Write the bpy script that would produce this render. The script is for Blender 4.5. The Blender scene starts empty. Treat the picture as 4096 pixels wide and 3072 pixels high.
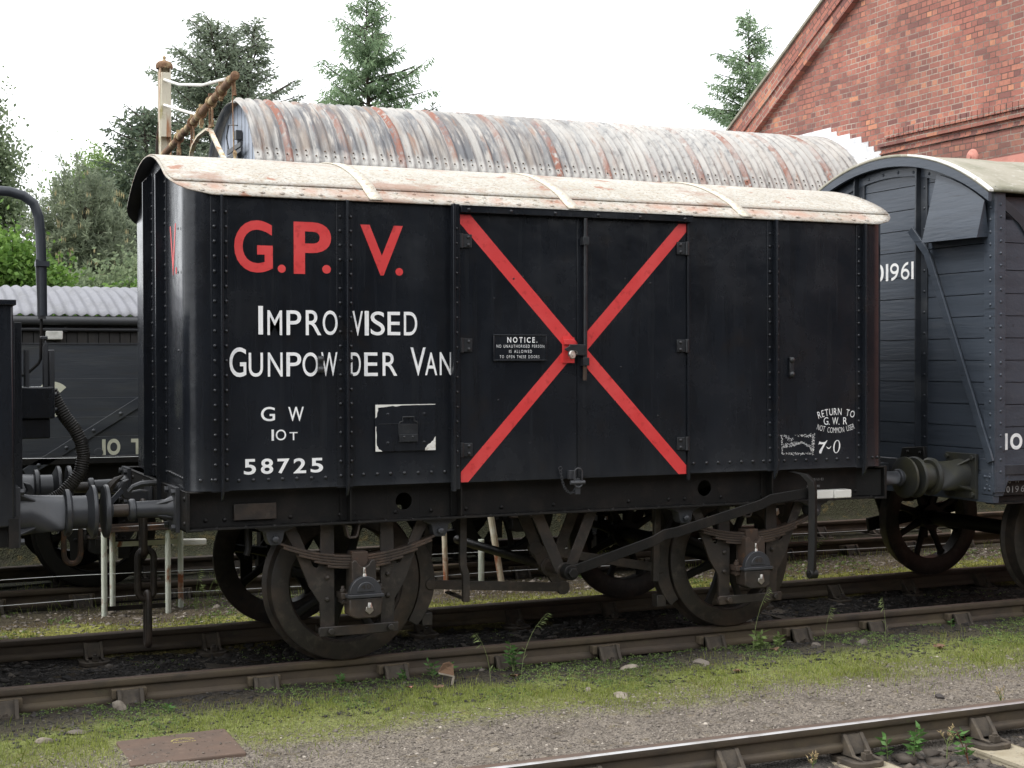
import bpy, bmesh, math, random
import numpy as np
from mathutils import Vector, Matrix
R = math.radians
S = bpy.context.scene
random.seed(7)
RNG = np.random.default_rng(11)

# ------------------------------------------------------------------ camera
cam_d = bpy.data.cameras.new("camera")
cam = bpy.data.objects.new("camera", cam_d)
S.collection.objects.link(cam)
S.camera = cam
YAW, PITCH, ROLL = 0.4147, -0.0133, -0.0028
_d = Vector((math.sin(YAW) * math.cos(PITCH), math.cos(YAW) * math.cos(PITCH), math.sin(PITCH)))
_r = Vector((math.cos(YAW), -math.sin(YAW), 0))
_u = _r.cross(_d)
_r2 = _r * math.cos(ROLL) + _u * math.sin(ROLL)
_u2 = -_r * math.sin(ROLL) + _u * math.cos(ROLL)
M3 = Matrix((_r2, _u2, -_d)).transposed()
cam.matrix_world = Matrix.Translation((-1.2717, -8.588, 1.8144)) @ M3.to_4x4()
cam_d.sensor_width = 36
cam_d.lens = 5775.73 / 4096 * 36
cam_d.clip_start = 0.1
cam_d.clip_end = 2000

# ------------------------------------------------------------------ world and sun (bright overcast)
SUN_EL, SUN_AZ = R(52), R(266)      # azimuth clockwise from +Y
w = bpy.data.worlds.new("World")
S.world = w
w.use_nodes = True
nt = w.node_tree
bg = nt.nodes["Background"]
sky = nt.nodes.new("ShaderNodeTexSky")
sky.sky_type = 'NISHITA'
sky.sun_disc = False
sky.sun_elevation = SUN_EL
sky.sun_rotation = SUN_AZ
sky.air_density = 1.0
sky.dust_density = 3.0
cloud = nt.nodes.new("ShaderNodeTexNoise")
cloud.inputs["Scale"].default_value = 1.6
cloud.inputs["Detail"].default_value = 5
ramp = nt.nodes.new("ShaderNodeValToRGB")
ramp.color_ramp.elements[0].position = 0.3
ramp.color_ramp.elements[0].color = (9.6, 9.9, 10.3, 1)
ramp.color_ramp.elements[1].position = 0.7
ramp.color_ramp.elements[1].color = (11.6, 11.7, 11.9, 1)
mix = nt.nodes.new("ShaderNodeMix")
mix.data_type = 'RGBA'
mix.inputs["Factor"].default_value = 0.9
nt.links.new(cloud.outputs["Fac"], ramp.inputs["Fac"])
nt.links.new(sky.outputs["Color"], mix.inputs[6])
nt.links.new(ramp.outputs["Color"], mix.inputs[7])
nt.links.new(mix.outputs[2], bg.inputs["Color"])
bg.inputs["Strength"].default_value = 0.11

sun_d = bpy.data.lights.new("sun", 'SUN')
sun_d.energy = 1.3
sun_d.angle = R(14)
sun_d.color = (1, 0.97, 0.92)
sun = bpy.data.objects.new("sun", sun_d)
S.collection.objects.link(sun)
_sd = Vector((math.sin(SUN_AZ) * math.cos(SUN_EL), math.cos(SUN_AZ) * math.cos(SUN_EL), math.sin(SUN_EL)))
sun.rotation_euler = _sd.to_track_quat('Z', 'Y').to_euler()

S.view_settings.view_transform = 'Standard'
S.view_settings.look = 'None'
S.view_settings.exposure = 0.84
S.view_settings.gamma = 1
S.render.engine = 'CYCLES'
S.cycles.max_bounces = 6
S.cycles.use_denoising = True

# ------------------------------------------------------------------ materials
def nmat(name):
    m = bpy.data.materials.new(name)
    m.use_nodes = True
    n = m.node_tree.nodes
    return m, m.node_tree, n["Principled BSDF"]

def N(t, typ, **kw):
    n = t.nodes.new(typ)
    for k, v in kw.items():
        if k in n.inputs:
            n.inputs[k].default_value = v
        else:
            setattr(n, k, v)
    return n

def coords(t, st=(1, 1, 1), loc=(0, 0, 0)):
    tc = N(t, "ShaderNodeTexCoord")
    mp = N(t, "ShaderNodeMapping")
    mp.inputs["Scale"].default_value = st
    mp.inputs["Location"].default_value = loc
    t.links.new(tc.outputs["Object"], mp.inputs["Vector"])
    return mp.outputs["Vector"]

def noise_fac(t, s, lo, hi, st=(1, 1, 1), det=6, rough=0.6, loc=(0, 0, 0)):
    nz = N(t, "ShaderNodeTexNoise")
    nz.inputs["Scale"].default_value = s
    nz.inputs["Detail"].default_value = det
    nz.inputs["Roughness"].default_value = rough
    t.links.new(coords(t, st, loc), nz.inputs["Vector"])
    mr = N(t, "ShaderNodeMapRange")
    mr.inputs["From Min"].default_value = lo
    mr.inputs["From Max"].default_value = hi
    t.links.new(nz.outputs["Fac"], mr.inputs["Value"])
    return mr.outputs["Result"]

def mixc(t, fac, a, b, mode='MIX'):
    mx = N(t, "ShaderNodeMix")
    mx.data_type = 'RGBA'
    mx.blend_type = mode
    for s, v in ((0, fac), (6, a), (7, b)):
        if hasattr(v, "links"):
            t.links.new(v, mx.inputs[s])
        elif s == 0:
            mx.inputs[0].default_value = v
        else:
            mx.inputs[s].default_value = (*v, 1) if len(v) == 3 else v
    return mx.outputs[2]

def math_n(t, op, a, b=None):
    m = N(t, "ShaderNodeMath")
    m.operation = op
    for i, v in enumerate((a, b)):
        if v is None:
            continue
        if hasattr(v, "links"):
            t.links.new(v, m.inputs[i])
        else:
            m.inputs[i].default_value = v
    return m.outputs[0]

def mat(name, col, rough=0.6, metal=0.0, layers=(), bump=None, rvar=None, spec=0.5, edge_sheen=None):
    """layers: (colour, scale, lo, hi, stretch, amount); bump: list of (scale, distance, stretch)"""
    m, t, b = nmat(name)
    c = None
    cur = (*col, 1)
    for i, L in enumerate(layers):
        c2, s, lo, hi = L[:4]
        st = L[4] if len(L) > 4 else (1, 1, 1)
        am = L[5] if len(L) > 5 else 1.0
        f = noise_fac(t, s, lo, hi, st, loc=(i * 3.1, i * 1.7, i * 2.3))
        if am != 1.0:
            f = math_n(t, 'MULTIPLY', f, am)
        cur = mixc(t, f, cur, (*c2, 1))
    if hasattr(cur, "links"):
        t.links.new(cur, b.inputs["Base Color"])
    else:
        b.inputs["Base Color"].default_value = cur
    b.inputs["Roughness"].default_value = rough
    b.inputs["Metallic"].default_value = metal
    b.inputs["Specular IOR Level"].default_value = spec
    if rvar:
        f = noise_fac(t, rvar[0], 0.3, 0.7)
        mr = N(t, "ShaderNodeMapRange")
        mr.inputs["To Min"].default_value = rvar[1]
        mr.inputs["To Max"].default_value = rvar[2]
        t.links.new(f, mr.inputs["Value"])
        t.links.new(mr.outputs["Result"], b.inputs["Roughness"])
    if edge_sheen:
        # bluish-grey band at the bottom edge: sky reflection painted into the colour
        z0, z1, dc, am = edge_sheen
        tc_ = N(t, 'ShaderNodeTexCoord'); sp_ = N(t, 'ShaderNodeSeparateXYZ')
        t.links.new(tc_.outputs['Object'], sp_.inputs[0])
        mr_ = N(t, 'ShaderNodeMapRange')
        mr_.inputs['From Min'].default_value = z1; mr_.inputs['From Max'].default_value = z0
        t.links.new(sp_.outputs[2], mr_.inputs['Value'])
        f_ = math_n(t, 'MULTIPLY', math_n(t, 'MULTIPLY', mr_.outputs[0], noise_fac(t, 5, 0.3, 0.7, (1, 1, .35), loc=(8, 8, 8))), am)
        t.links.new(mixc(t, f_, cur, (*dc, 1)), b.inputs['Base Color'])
    if bump:
        prev = None
        for s, dist, st in bump:
            nz = N(t, "ShaderNodeTexNoise")
            nz.inputs["Scale"].default_value = s
            nz.inputs["Detail"].default_value = 4
            t.links.new(coords(t, st), nz.inputs["Vector"])
            bp = N(t, "ShaderNodeBump")
            bp.inputs["Distance"].default_value = dist
            bp.inputs["Strength"].default_value = 1.0
            t.links.new(nz.outputs["Fac"], bp.inputs["Height"])
            if prev:
                t.links.new(prev, bp.inputs["Normal"])
            prev = bp.outputs["Normal"]
        t.links.new(prev, b.inputs["Normal"])
    return m

MT = {}
MT['black'] = mat('black_paint', (0.0092, 0.011, 0.0148), 0.22, spec=0.45, layers=[
    ((0.0165, 0.0195, 0.025), 2.2, 0.45, 0.75, (1, 1, 0.5), 0.8), ((0.021, 0.023, 0.026), 1.0, 0.55, 0.75, (26, 26, 0.7), 0.55), ((0.02, 0.015, 0.011), 3, 0.58, 0.75, (1, 1, 1), 0.6), ((0.006, 0.006, 0.007), 9, 0.5, 0.8, (1, 1, 0.12), 0.8),
    ((0.05, 0.052, 0.055), 60, 0.72, 0.8, (1, 1, 1), 0.35)],
    bump=[(2.0, 0.011, (1, 1, 1)), (9, 0.0012, (1, 1, 1)), (140, 0.0003, (1, 1, 1))], rvar=(3, 0.16, 0.32), edge_sheen=(1.1, 1.42, (0.036, 0.038, 0.04), 0.6))
MT['blackm'] = mat('black_underframe', (0.0065, 0.0063, 0.006), 0.52, spec=0.32, layers=[
    ((0.02, 0.016, 0.013), 7, 0.5, 0.75), ((0.04, 0.034, 0.029), 40, 0.6, 0.8, (1, 1, 1), 0.5)],
    bump=[(90, 0.0008, (1, 1, 1))])
MT['spring'] = mat('oily_spring_leaves', (0.05, 0.037, 0.029), 0.42, layers=[((0.09, 0.058, 0.04), 7, 0.45, 0.7), ((0.02, 0.017, 0.015), 12, 0.5, 0.7)], bump=[(60, 0.001, (1, 1, 1))])
MT['grime'] = mat('grimy_iron', (0.025, 0.021, 0.0175), 0.5, spec=0.5, layers=[
    ((0.06, 0.041, 0.029), 5, 0.45, 0.72), ((0.075, 0.063, 0.05), 18, 0.54, 0.74, (1, 1, 1), 0.75), ((0.012, 0.011, 0.0105), 14, 0.5, 0.75)],
    bump=[(70, 0.001, (1, 1, 1))])
MT['rusty'] = mat('rusty_iron', (0.055, 0.036, 0.025), 0.8, layers=[
    ((0.17, 0.075, 0.03), 9, 0.52, 0.68), ((0.03, 0.024, 0.02), 8, 0.5, 0.7)], bump=[(80, 0.001, (1, 1, 1))])
MT['greyiron'] = mat('dark_grey_buffer_paint', (0.04, 0.042, 0.047), 0.36, layers=[
    ((0.03, 0.03, 0.03), 6, 0.5, 0.75), ((0.07, 0.06, 0.05), 14, 0.62, 0.75, (1, 1, 1), 0.7)], bump=[(60, 0.0006, (1, 1, 1))])
MT['iron'] = mat('dark_iron_fittings', (0.021, 0.023, 0.026), 0.34, layers=[((0.04, 0.04, 0.04), 30, 0.55, 0.75), ((0.012, 0.012, 0.013), 9, 0.5, 0.7)], bump=[(70, 0.0008, (1, 1, 1))])
MT['mossiron'] = mat('buffer_greenish', (0.032, 0.033, 0.03), 0.5, layers=[
    ((0.055, 0.052, 0.028), 5, 0.45, 0.7), ((0.03, 0.03, 0.03), 9, 0.55, 0.75)], bump=[(60, 0.0008, (1, 1, 1))])
MT['red'] = mat('red_lettering', (0.66, 0.045, 0.045), 0.42, layers=[((0.72, 0.075, 0.072), 4, 0.42, 0.7), ((0.44, 0.02, 0.02), 22, 0.55, 0.75), ((0.62, 0.2, 0.18), 50, 0.68, 0.76, (1, 1, 1), 0.5)], bump=[(60, 0.0006, (1, 1, 0.3))])
MT['white'] = mat('white_lettering', (0.9, 0.9, 0.89), 0.5, layers=[((0.66, 0.68, 0.71), 18, 0.5, 0.75)])
MT['cream'] = mat('cream_lettering', (0.6, 0.6, 0.47), 0.6, layers=[((0.45, 0.45, 0.33), 12, 0.5, 0.7)])
MT['faint'] = mat('faint_lettering', (0.22, 0.22, 0.22), 0.6)
MT['steel'] = mat('bright_steel', (0.62, 0.6, 0.55), 0.3, 1.0, bump=[(90, 0.0005, (1, 1, 1))])
MT['greywood'] = mat('dark_grey_van_paint', (0.054, 0.066, 0.085), 0.36, layers=[
    ((0.04, 0.049, 0.063), 3, 0.42, 0.7, (1, 0.35, 4), 0.9), ((0.09, 0.1, 0.115), 9, 0.55, 0.8, (1, 0.2, 3), 0.6), ((0.022, 0.024, 0.028), 16, 0.62, 0.7, (1, 0.12, 3), 0.8)],
    bump=[(30, 0.002, (1, 0.15, 1.5))])
MT['greyblk'] = mat('dark_grey_van_iron', (0.026, 0.031, 0.039), 0.42, layers=[((0.055, 0.06, 0.066), 5, 0.5, 0.75)], bump=[(60, 0.0006, (1, 1, 1))])
MT['canvas'] = mat('weathered_roof_canvas', (0.33, 0.31, 0.25), 0.85, layers=[
    ((0.2, 0.2, 0.14), 3, 0.45, 0.7), ((0.45, 0.43, 0.38), 18, 0.55, 0.75)], bump=[(40, 0.002, (1, 1, 1))])
MT['openwood'] = mat('dark_open_wagon_planks', (0.036, 0.041, 0.049), 0.5, layers=[
    ((0.06, 0.066, 0.07), 4, 0.45, 0.7, (0.3, 1, 2)), ((0.05, 0.048, 0.038), 9, 0.5, 0.75, (0.2, 1, 2), 0.6)], bump=[(30, 0.0015, (0.2, 1, 2))])
MT['whitewood'] = mat('flaking_white_wood', (0.75, 0.74, 0.69), 0.7, layers=[((0.4, 0.34, 0.26), 14, 0.6, 0.7)], bump=[(50, 0.0015, (0.3, 1, 1))])
MT['railside'] = mat('rail_side', (0.075, 0.057, 0.041), 0.75, layers=[
    ((0.11, 0.085, 0.05), 3, 0.45, 0.7, (0.4, 1, 1)), ((0.04, 0.033, 0.027), 9, 0.5, 0.75, (0.5, 1, 1)), ((0.1, 0.1, 0.05), 16, 0.62, 0.75, (1, 1, 1), 0.6)],
    bump=[(60, 0.0012, (1, 1, 1))])
MT['railtop'] = mat('rail_top_brown', (0.105, 0.072, 0.054), 0.75, layers=[((0.13, 0.092, 0.07), 5, 0.45, 0.7, (0.3, 1, 1)), ((0.08, 0.06, 0.05), 14, 0.5, 0.7, (0.4, 1, 1))],
    bump=[(70, 0.0006, (1, 1, 1))])
MT['railshine'] = mat('rail_running_edge', (0.52, 0.51, 0.5), 0.32, 0.9, layers=[((0.28, 0.25, 0.22), 14, 0.5, 0.7, (0.3, 1, 1))])
MT['chair'] = mat('cast_chair', (0.062, 0.05, 0.038), 0.8, layers=[((0.1, 0.08, 0.056), 14, 0.45, 0.7), ((0.03, 0.026, 0.022), 9, 0.5, 0.7)],
    bump=[(80, 0.0012, (1, 1, 1))])
MT['key'] = mat('oak_key', (0.11, 0.085, 0.055), 0.85, layers=[((0.06, 0.045, 0.03), 14, 0.5, 0.7, (0.3, 1, 1))], bump=[(60, 0.002, (0.2, 1, 1))])
MT['sleeper'] = mat('old_sleeper', (0.07, 0.056, 0.042), 0.9, layers=[((0.12, 0.1, 0.075), 7, 0.45, 0.7, (1, 0.15, 1)), ((0.035, 0.03, 0.025), 9, 0.5, 0.7, (1, 0.2, 1))],
    bump=[(40, 0.004, (1, 0.12, 1))])
MT['sleeperpale'] = mat('pale_concrete_sleeper', (0.34, 0.3, 0.22), 0.9, layers=[((0.24, 0.2, 0.13), 7, 0.45, 0.7), ((0.14, 0.12, 0.1), 40, 0.58, 0.7)],
    bump=[(60, 0.003, (1, 1, 1))])
MT['postwhite'] = mat('chipped_white_post', (0.66, 0.7, 0.62), 0.7, layers=[((0.28, 0.1, 0.04), 6, 0.56, 0.62, (1, 1, 0.5)), ((0.5, 0.56, 0.46), 5, 0.45, 0.7)])
MT['postrust'] = mat('rusty_white_post', (0.62, 0.55, 0.42), 0.75, layers=[((0.3, 0.11, 0.05), 6, 0.5, 0.6, (1, 1, 0.4)), ((0.75, 0.72, 0.62), 4, 0.5, 0.6)])
MT['postpale'] = mat('pale_concrete_post', (0.55, 0.5, 0.36), 0.85, layers=[((0.42, 0.38, 0.26), 5, 0.45, 0.7)])
MT['wire'] = mat('fence_wire', (0.62, 0.64, 0.64), 0.45, 0.2)
MT['rustbar'] = mat('scaly_rust', (0.19, 0.105, 0.055), 0.85, layers=[((0.46, 0.36, 0.2), 7, 0.5, 0.62), ((0.1, 0.05, 0.03), 12, 0.5, 0.7)], bump=[(50, 0.004, (1, 1, 1))])
MT['gaugepost'] = mat('stained_cream_post', (0.62, 0.58, 0.46), 0.7, layers=[((0.36, 0.18, 0.09), 5, 0.48, 0.62, (4, 4, 0.4)), ((0.35, 0.3, 0.12), 6, 0.55, 0.7)], bump=[(40, 0.002, (1, 1, 1))])
MT['shedwood'] = mat('grey_blue_boards', (0.34, 0.38, 0.45), 0.8, layers=[((0.2, 0.23, 0.28), 4, 0.45, 0.7, (1, 6, 0.3)), ((0.5, 0.52, 0.56), 10, 0.5, 0.75, (1, 5, 0.2))], bump=[(30, 0.002, (1, 5, 0.2))])
MT['lead'] = mat('lead_flashing', (0.72, 0.73, 0.74), 0.55, layers=[((0.42, 0.43, 0.44), 7, 0.5, 0.7)])
MT['asbestos'] = mat('pale_grey_sheet', (0.2, 0.203, 0.222), 0.85, layers=[((0.15, 0.152, 0.16), 3, 0.45, 0.7, (2, .5, .5)), ((0.25, 0.25, 0.26), 20, 0.55, 0.75)])
MT['darkboard'] = mat('dark_shed_boards', (0.02, 0.019, 0.018), 0.75, layers=[((0.035, 0.032, 0.028), 5, 0.45, 0.7, (6, 1, 0.4))])
MT['gutter'] = mat('gutter_grey', (0.045, 0.047, 0.05), 0.5)
MT['lamp'] = mat('lamp_housing', (0.6, 0.6, 0.55), 0.5, layers=[((0.45, 0.45, 0.4), 9, 0.5, 0.7)])
MT['hose'] = mat('ribbed_rubber', (0.022, 0.02, 0.018), 0.6, layers=[((0.04, 0.034, 0.028), 8, 0.45, 0.7)])
MT['bark'] = mat('bark', (0.06, 0.045, 0.033), 0.9, layers=[((0.035, 0.027, 0.021), 5, 0.45, 0.7, (3, 3, 0.4))], bump=[(14, 0.02, (3, 3, 0.5))])
MT['slab'] = mat('rusty_red_plate', (0.13, 0.088, 0.066), 0.8, layers=[((0.1, 0.075, 0.06), 4, 0.45, 0.7), ((0.17, 0.12, 0.09), 22, 0.55, 0.75), ((0.04, 0.035, 0.03), 60, 0.68, 0.74)], bump=[(60, 0.001, (1, 1, 1))])
MT['yellow'] = mat('yellow_chalk', (0.42, 0.36, 0.14), 0.9)
MT['straw'] = mat('dry_straw', (0.45, 0.34, 0.18), 0.85)
MT['orange'] = mat('brown_rag', (0.17, 0.1, 0.06), 0.85, layers=[((0.1, 0.06, 0.04), 30, 0.45, 0.7)])

# white peeling van roof
def roof_mat():
    m, t, b = nmat('peeling_white_roof')
    c = mixc(t, noise_fac(t, 3.0, 0.35, 0.7, (1, 1, 1)), (0.5, 0.485, 0.44), (0.39, 0.37, 0.32))
    c = mixc(t, math_n(t, 'MULTIPLY', noise_fac(t, 38, 0.46, 0.62, (0.8, 1, 1)), .7), c, (0.36, 0.3, 0.22))
    c = mixc(t, math_n(t, 'MULTIPLY', noise_fac(t, 80, 0.56, 0.64, (0.7, 1, 1), loc=(4, 2, 1)), .85), c, (0.16, 0.12, 0.085))
    gm = N(t, "ShaderNodeTexCoord")
    gs = N(t, "ShaderNodeSeparateXYZ")
    t.links.new(gm.outputs["Object"], gs.inputs[0])
    # rust weeping along the lap of the two sheets and at the left hand end
    dy = math_n(t, 'ABSOLUTE', math_n(t, 'ADD', gs.outputs[1], 0.36))
    lapm = N(t, "ShaderNodeMapRange")
    lapm.inputs["From Min"].default_value = 0.09
    lapm.inputs["From Max"].default_value = 0.0
    t.links.new(dy, lapm.inputs["Value"])
    c = mixc(t, math_n(t, 'MULTIPLY', math_n(t, 'MULTIPLY', lapm.outputs[0], noise_fac(t, 5, 0.42, 0.6, (1, .5, 1), loc=(5, 5, 2))), .8), c, (0.4, 0.225, 0.16))
    c = mixc(t, math_n(t, 'MULTIPLY', noise_fac(t, 2.2, 0.58, 0.68, (0.8, 1.6, 1), loc=(9, 3, 1)), 0.75), c, (0.29, 0.17, 0.12))
    c = mixc(t, math_n(t, 'MULTIPLY', noise_fac(t, 5, 0.62, 0.66, (1, 1, 1), loc=(2, 7, 1)), 0.9), c, (0.3, 0.14, 0.085))
    t.links.new(c, b.inputs["Base Color"])
    b.inputs["Roughness"].default_value = 0.75
    nz = N(t, "ShaderNodeTexNoise", Scale=60.0, Detail=6.0)
    t.links.new(coords(t, (0.7, 1, 1)), nz.inputs["Vector"])
    bp = N(t, "ShaderNodeBump")
    bp.inputs["Distance"].default_value = 0.0035
    t.links.new(nz.outputs["Fac"], bp.inputs["Height"])
    t.links.new(bp.outputs["Normal"], b.inputs["Normal"])
    return m
MT['roof'] = roof_mat()
MT['strap'] = mat('cream_roof_strap', (0.6, 0.56, 0.47), 0.8, layers=[((0.5, 0.42, 0.32), 30, 0.5, 0.64), ((0.2, 0.15, 0.1), 60, 0.62, 0.68)], bump=[(60, 0.003, (1, 1, 1))])

# rust-banded corrugated iron
def corr_mat():
    m, t, b = nmat('rusty_corrugated_iron')
    c = mixc(t, noise_fac(t, 1.6, 0.42, 0.6, (2.8, 0.55, 0.55)), (0.36, 0.35, 0.33), (0.145, 0.15, 0.16))
    c = mixc(t, noise_fac(t, 7, 0.5, 0.62, (2.6, 0.35, 0.35), loc=(1, 5, 2)), c, (0.4, 0.38, 0.35))
    c = mixc(t, math_n(t, 'MULTIPLY', noise_fac(t, 2, 0.48, 0.68, (3, 0.4, 0.4), loc=(4, 9, 2)), .6), c, (0.2, 0.145, 0.105))
    c = mixc(t, math_n(t, 'MULTIPLY', noise_fac(t, 3, 0.54, 0.64, (6, 0.25, 0.25), loc=(1, 3, 2)), .75), c, (0.1, 0.1, 0.105))  # grey streaks along the ribs, shading between corrugations put into the colour
    c = mixc(t, math_n(t, 'MULTIPLY', noise_fac(t, 3, 0.57, 0.66, (3.4, 0.4, 0.4), loc=(3, 1, 2)), 0.75), c, (0.27, 0.155, 0.105))
    tc = N(t, "ShaderNodeTexCoord")
    sp = N(t, "ShaderNodeSeparateXYZ")
    t.links.new(tc.outputs["Object"], sp.inputs[0])
    # repainted white strip along the lower ends and a whiter right hand half
    mz = N(t, "ShaderNodeMapRange")
    mz.inputs["From Min"].default_value = 4.72
    mz.inputs["From Max"].default_value = 4.62
    t.links.new(math_n(t, 'ADD', sp.outputs[2], math_n(t, 'MULTIPLY', noise_fac(t, 6, 0, 1, (1, .6, .6), loc=(2, 2, 9)), 0.25)), mz.inputs["Value"])
    mx_ = N(t, "ShaderNodeMapRange")
    mx_.inputs["From Min"].default_value = 7.6
    mx_.inputs["From Max"].default_value = 9.6
    t.links.new(math_n(t, 'ADD', sp.outputs[0], math_n(t, 'MULTIPLY', noise_fac(t, 2.2, 0, 1, (2, .6, .6), loc=(2, 8, 9)), 1.6)), mx_.inputs["Value"])
    wf = math_n(t, 'MULTIPLY', math_n(t, 'MAXIMUM', mz.outputs[0], math_n(t, 'MULTIPLY', mx_.outputs[0], .75)), noise_fac(t, 14, 0.3, 0.5, (1, .6, .6), loc=(8, 2, 9)))
    c = mixc(t, math_n(t, 'MULTIPLY', wf, .8), c, (0.52, 0.51, 0.48))
    c = mixc(t, math_n(t, 'MULTIPLY', noise_fac(t, 2.6, 0.6, 0.68, (9, 0.3, 0.3), loc=(5, 3, 2)), .6), c, (0.12, 0.11, 0.1))  # finer dark streaks, also rib shading painted in
    fr = math_n(t, 'FRACT', math_n(t, 'DIVIDE', math_n(t, 'ADD', sp.outputs[0], 0.28), 0.762))
    band = math_n(t, 'LESS_THAN', fr, 0.13)
    gate = noise_fac(t, 1.1, 0.42, 0.56, (1.4, 0.5, 0.5), loc=(6, 6, 6))
    edge = noise_fac(t, 16, 0.36, 0.5, (1, 0.6, 0.6), loc=(7, 7, 1))
    f = math_n(t, 'MULTIPLY', math_n(t, 'MULTIPLY', band, gate), edge)
    c = mixc(t, f, c, (0.25, 0.1, 0.065))
    t.links.new(c, b.inputs["Base Color"])
    b.inputs["Roughness"].default_value = 0.7
    return m
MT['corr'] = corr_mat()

def brick_mat(name, tilt=0.0, stain=True):
    m, t, b = nmat(name)
    tc = N(t, "ShaderNodeTexCoord")
    sp = N(t, "ShaderNodeSeparateXYZ")
    cb = N(t, "ShaderNodeCombineXYZ")
    t.links.new(tc.outputs["Object"], sp.inputs[0])
    t.links.new(sp.outputs[1], cb.inputs[0])
    t.links.new(sp.outputs[2], cb.inputs[1])
    mp = N(t, "ShaderNodeMapping")
    mp.inputs["Rotation"].default_value = (0, 0, tilt)
    t.links.new(cb.outputs[0], mp.inputs["Vector"])
    # slight waviness of the courses
    nzw = N(t, "ShaderNodeTexNoise", Scale=1.3, Detail=3.0)
    t.links.new(mp.outputs[0], nzw.inputs["Vector"])
    ad = N(t, "ShaderNodeMix")
    ad.data_type = 'RGBA'
    ad.blend_type = 'LINEAR_LIGHT'
    ad.inputs[0].default_value = 0.014
    t.links.new(mp.outputs[0], ad.inputs[6])
    t.links.new(nzw.outputs["Color"], ad.inputs[7])
    br = N(t, "ShaderNodeTexBrick")
    br.offset = 0.25
    br.offset_frequency = 2
    br.squash = 2.0
    br.squash_frequency = 2
    br.inputs["Scale"].default_value = 1.0
    br.inputs["Brick Width"].default_value = 0.118
    br.inputs["Row Height"].default_value = 0.0845
    br.inputs["Mortar Size"].default_value = 0.0075
    br.inputs["Mortar Smooth"].default_value = 0.15
    br.inputs["Bias"].default_value = 0.0
    br.inputs["Color1"].default_value = (0, 0, 0, 1)
    br.inputs["Color2"].default_value = (1, 1, 1, 1)
    br.inputs["Mortar"].default_value = (0.5, 0.5, 0.5, 1)
    t.links.new(ad.outputs[2], br.inputs["Vector"])
    rp = N(t, "ShaderNodeValToRGB")
    e = rp.color_ramp.elements
    e[0].position, e[0].color = 0.0, (0.2, 0.09, 0.08, 1)
    e[1].position, e[1].color = 1.0, (0.6, 0.27, 0.155, 1)
    for q_, c_ in ((0.1, (0.26, 0.11, 0.09)), (0.3, (0.33, 0.13, 0.1)), (0.55, (0.38, 0.148, 0.112)), (0.82, (0.425, 0.17, 0.122)), (0.95, (0.48, 0.2, 0.135))):
        e.new(q_).color = (*c_, 1)
    t.links.new(br.outputs["Color"], rp.inputs[0])
    c = rp.outputs[0]
    mort = mixc(t, noise_fac(t, 1.2, 0.42, 0.58, loc=(1, 1, 7)), (0.13, 0.09, 0.075), (0.46, 0.39, 0.32))
    c = mixc(t, br.outputs["Fac"], c, mort)
    c = mixc(t, math_n(t, 'MULTIPLY', noise_fac(t, 26, 0.45, 0.75), 0.4), c, (0.15, 0.055, 0.045))
    if stain:
        c = mixc(t, math_n(t, 'MULTIPLY', noise_fac(t, 0.35, 0.42, 0.72, (1, 0.6, 1.6), loc=(3, 3, 5)), 0.7), c, (0.12, 0.075, 0.062))
    t.links.new(c, b.inputs["Base Color"])
    b.inputs["Roughness"].default_value = 0.9
    inv = math_n(t, 'SUBTRACT', 1.0, br.outputs["Fac"])
    nz = N(t, "ShaderNodeTexNoise", Scale=60.0)
    t.links.new(coords(t), nz.inputs["Vector"])
    h = math_n(t, 'ADD', inv, math_n(t, 'MULTIPLY', nz.outputs["Fac"], 0.5))
    bp = N(t, "ShaderNodeBump")
    bp.inputs["Distance"].default_value = 0.012
    t.links.new(h, bp.inputs["Height"])
    t.links.new(bp.outputs["Normal"], b.inputs["Normal"])
    return m
MT['brick'] = brick_mat('red_brick_english_bond')
MT['brickrake'] = brick_mat('red_brick_raking_verge', tilt=0.56, stain=False)
MT['coping'] = mat('stone_coping', (0.3, 0.28, 0.22), 0.85, layers=[((0.18, 0.17, 0.13), 5, 0.45, 0.7)])
MT['pink'] = mat('pink_painted_render', (0.55, 0.24, 0.19), 0.85, layers=[((0.45, 0.2, 0.16), 5, 0.45, 0.7), ((0.7, 0.4, 0.33), 14, 0.6, 0.75)])

def leaf_mat(name, dark, light, trans=0.25, rough=0.6):
    m, t, b = nmat(name)
    geo = N(t, "ShaderNodeNewGeometry")
    c = mixc(t, geo.outputs["Random Per Island"], dark, light)
    c = mixc(t, math_n(t, 'MULTIPLY', noise_fac(t, 0.9, 0.4, 0.65), 0.5), c, tuple(v * 0.6 for v in dark))
    t.links.new(c, b.inputs["Base Color"])
    b.inputs["Roughness"].default_value = rough
    b.inputs["Specular IOR Level"].default_value = 0.3
    tr = N(t, "ShaderNodeBsdfTranslucent")
    t.links.new(c, tr.inputs["Color"])
    ms = N(t, "ShaderNodeMixShader")
    ms.inputs[0].default_value = trans
    out = t.nodes["Material Output"]
    t.links.new(b.outputs[0], ms.inputs[1])
    t.links.new(tr.outputs[0], ms.inputs[2])
    t.links.new(ms.outputs[0], out.inputs["Surface"])
    return m
MT['fir'] = leaf_mat('fir_needles', (0.16, 0.2, 0.15), (0.36, 0.42, 0.29), .5)
MT['spruce'] = leaf_mat('spruce_needles', (0.18, 0.27, 0.16), (0.38, 0.5, 0.29), .52)
MT['darkfir'] = leaf_mat('dark_fir_needles', (0.085, 0.12, 0.085), (0.2, 0.25, 0.15), .42)
MT['pine'] = leaf_mat('pine_needles', (0.19, 0.23, 0.16), (0.4, 0.45, 0.3), .5)
MT['candle'] = leaf_mat('pine_candles', (0.3, 0.26, 0.14), (0.45, 0.38, 0.2))
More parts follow.
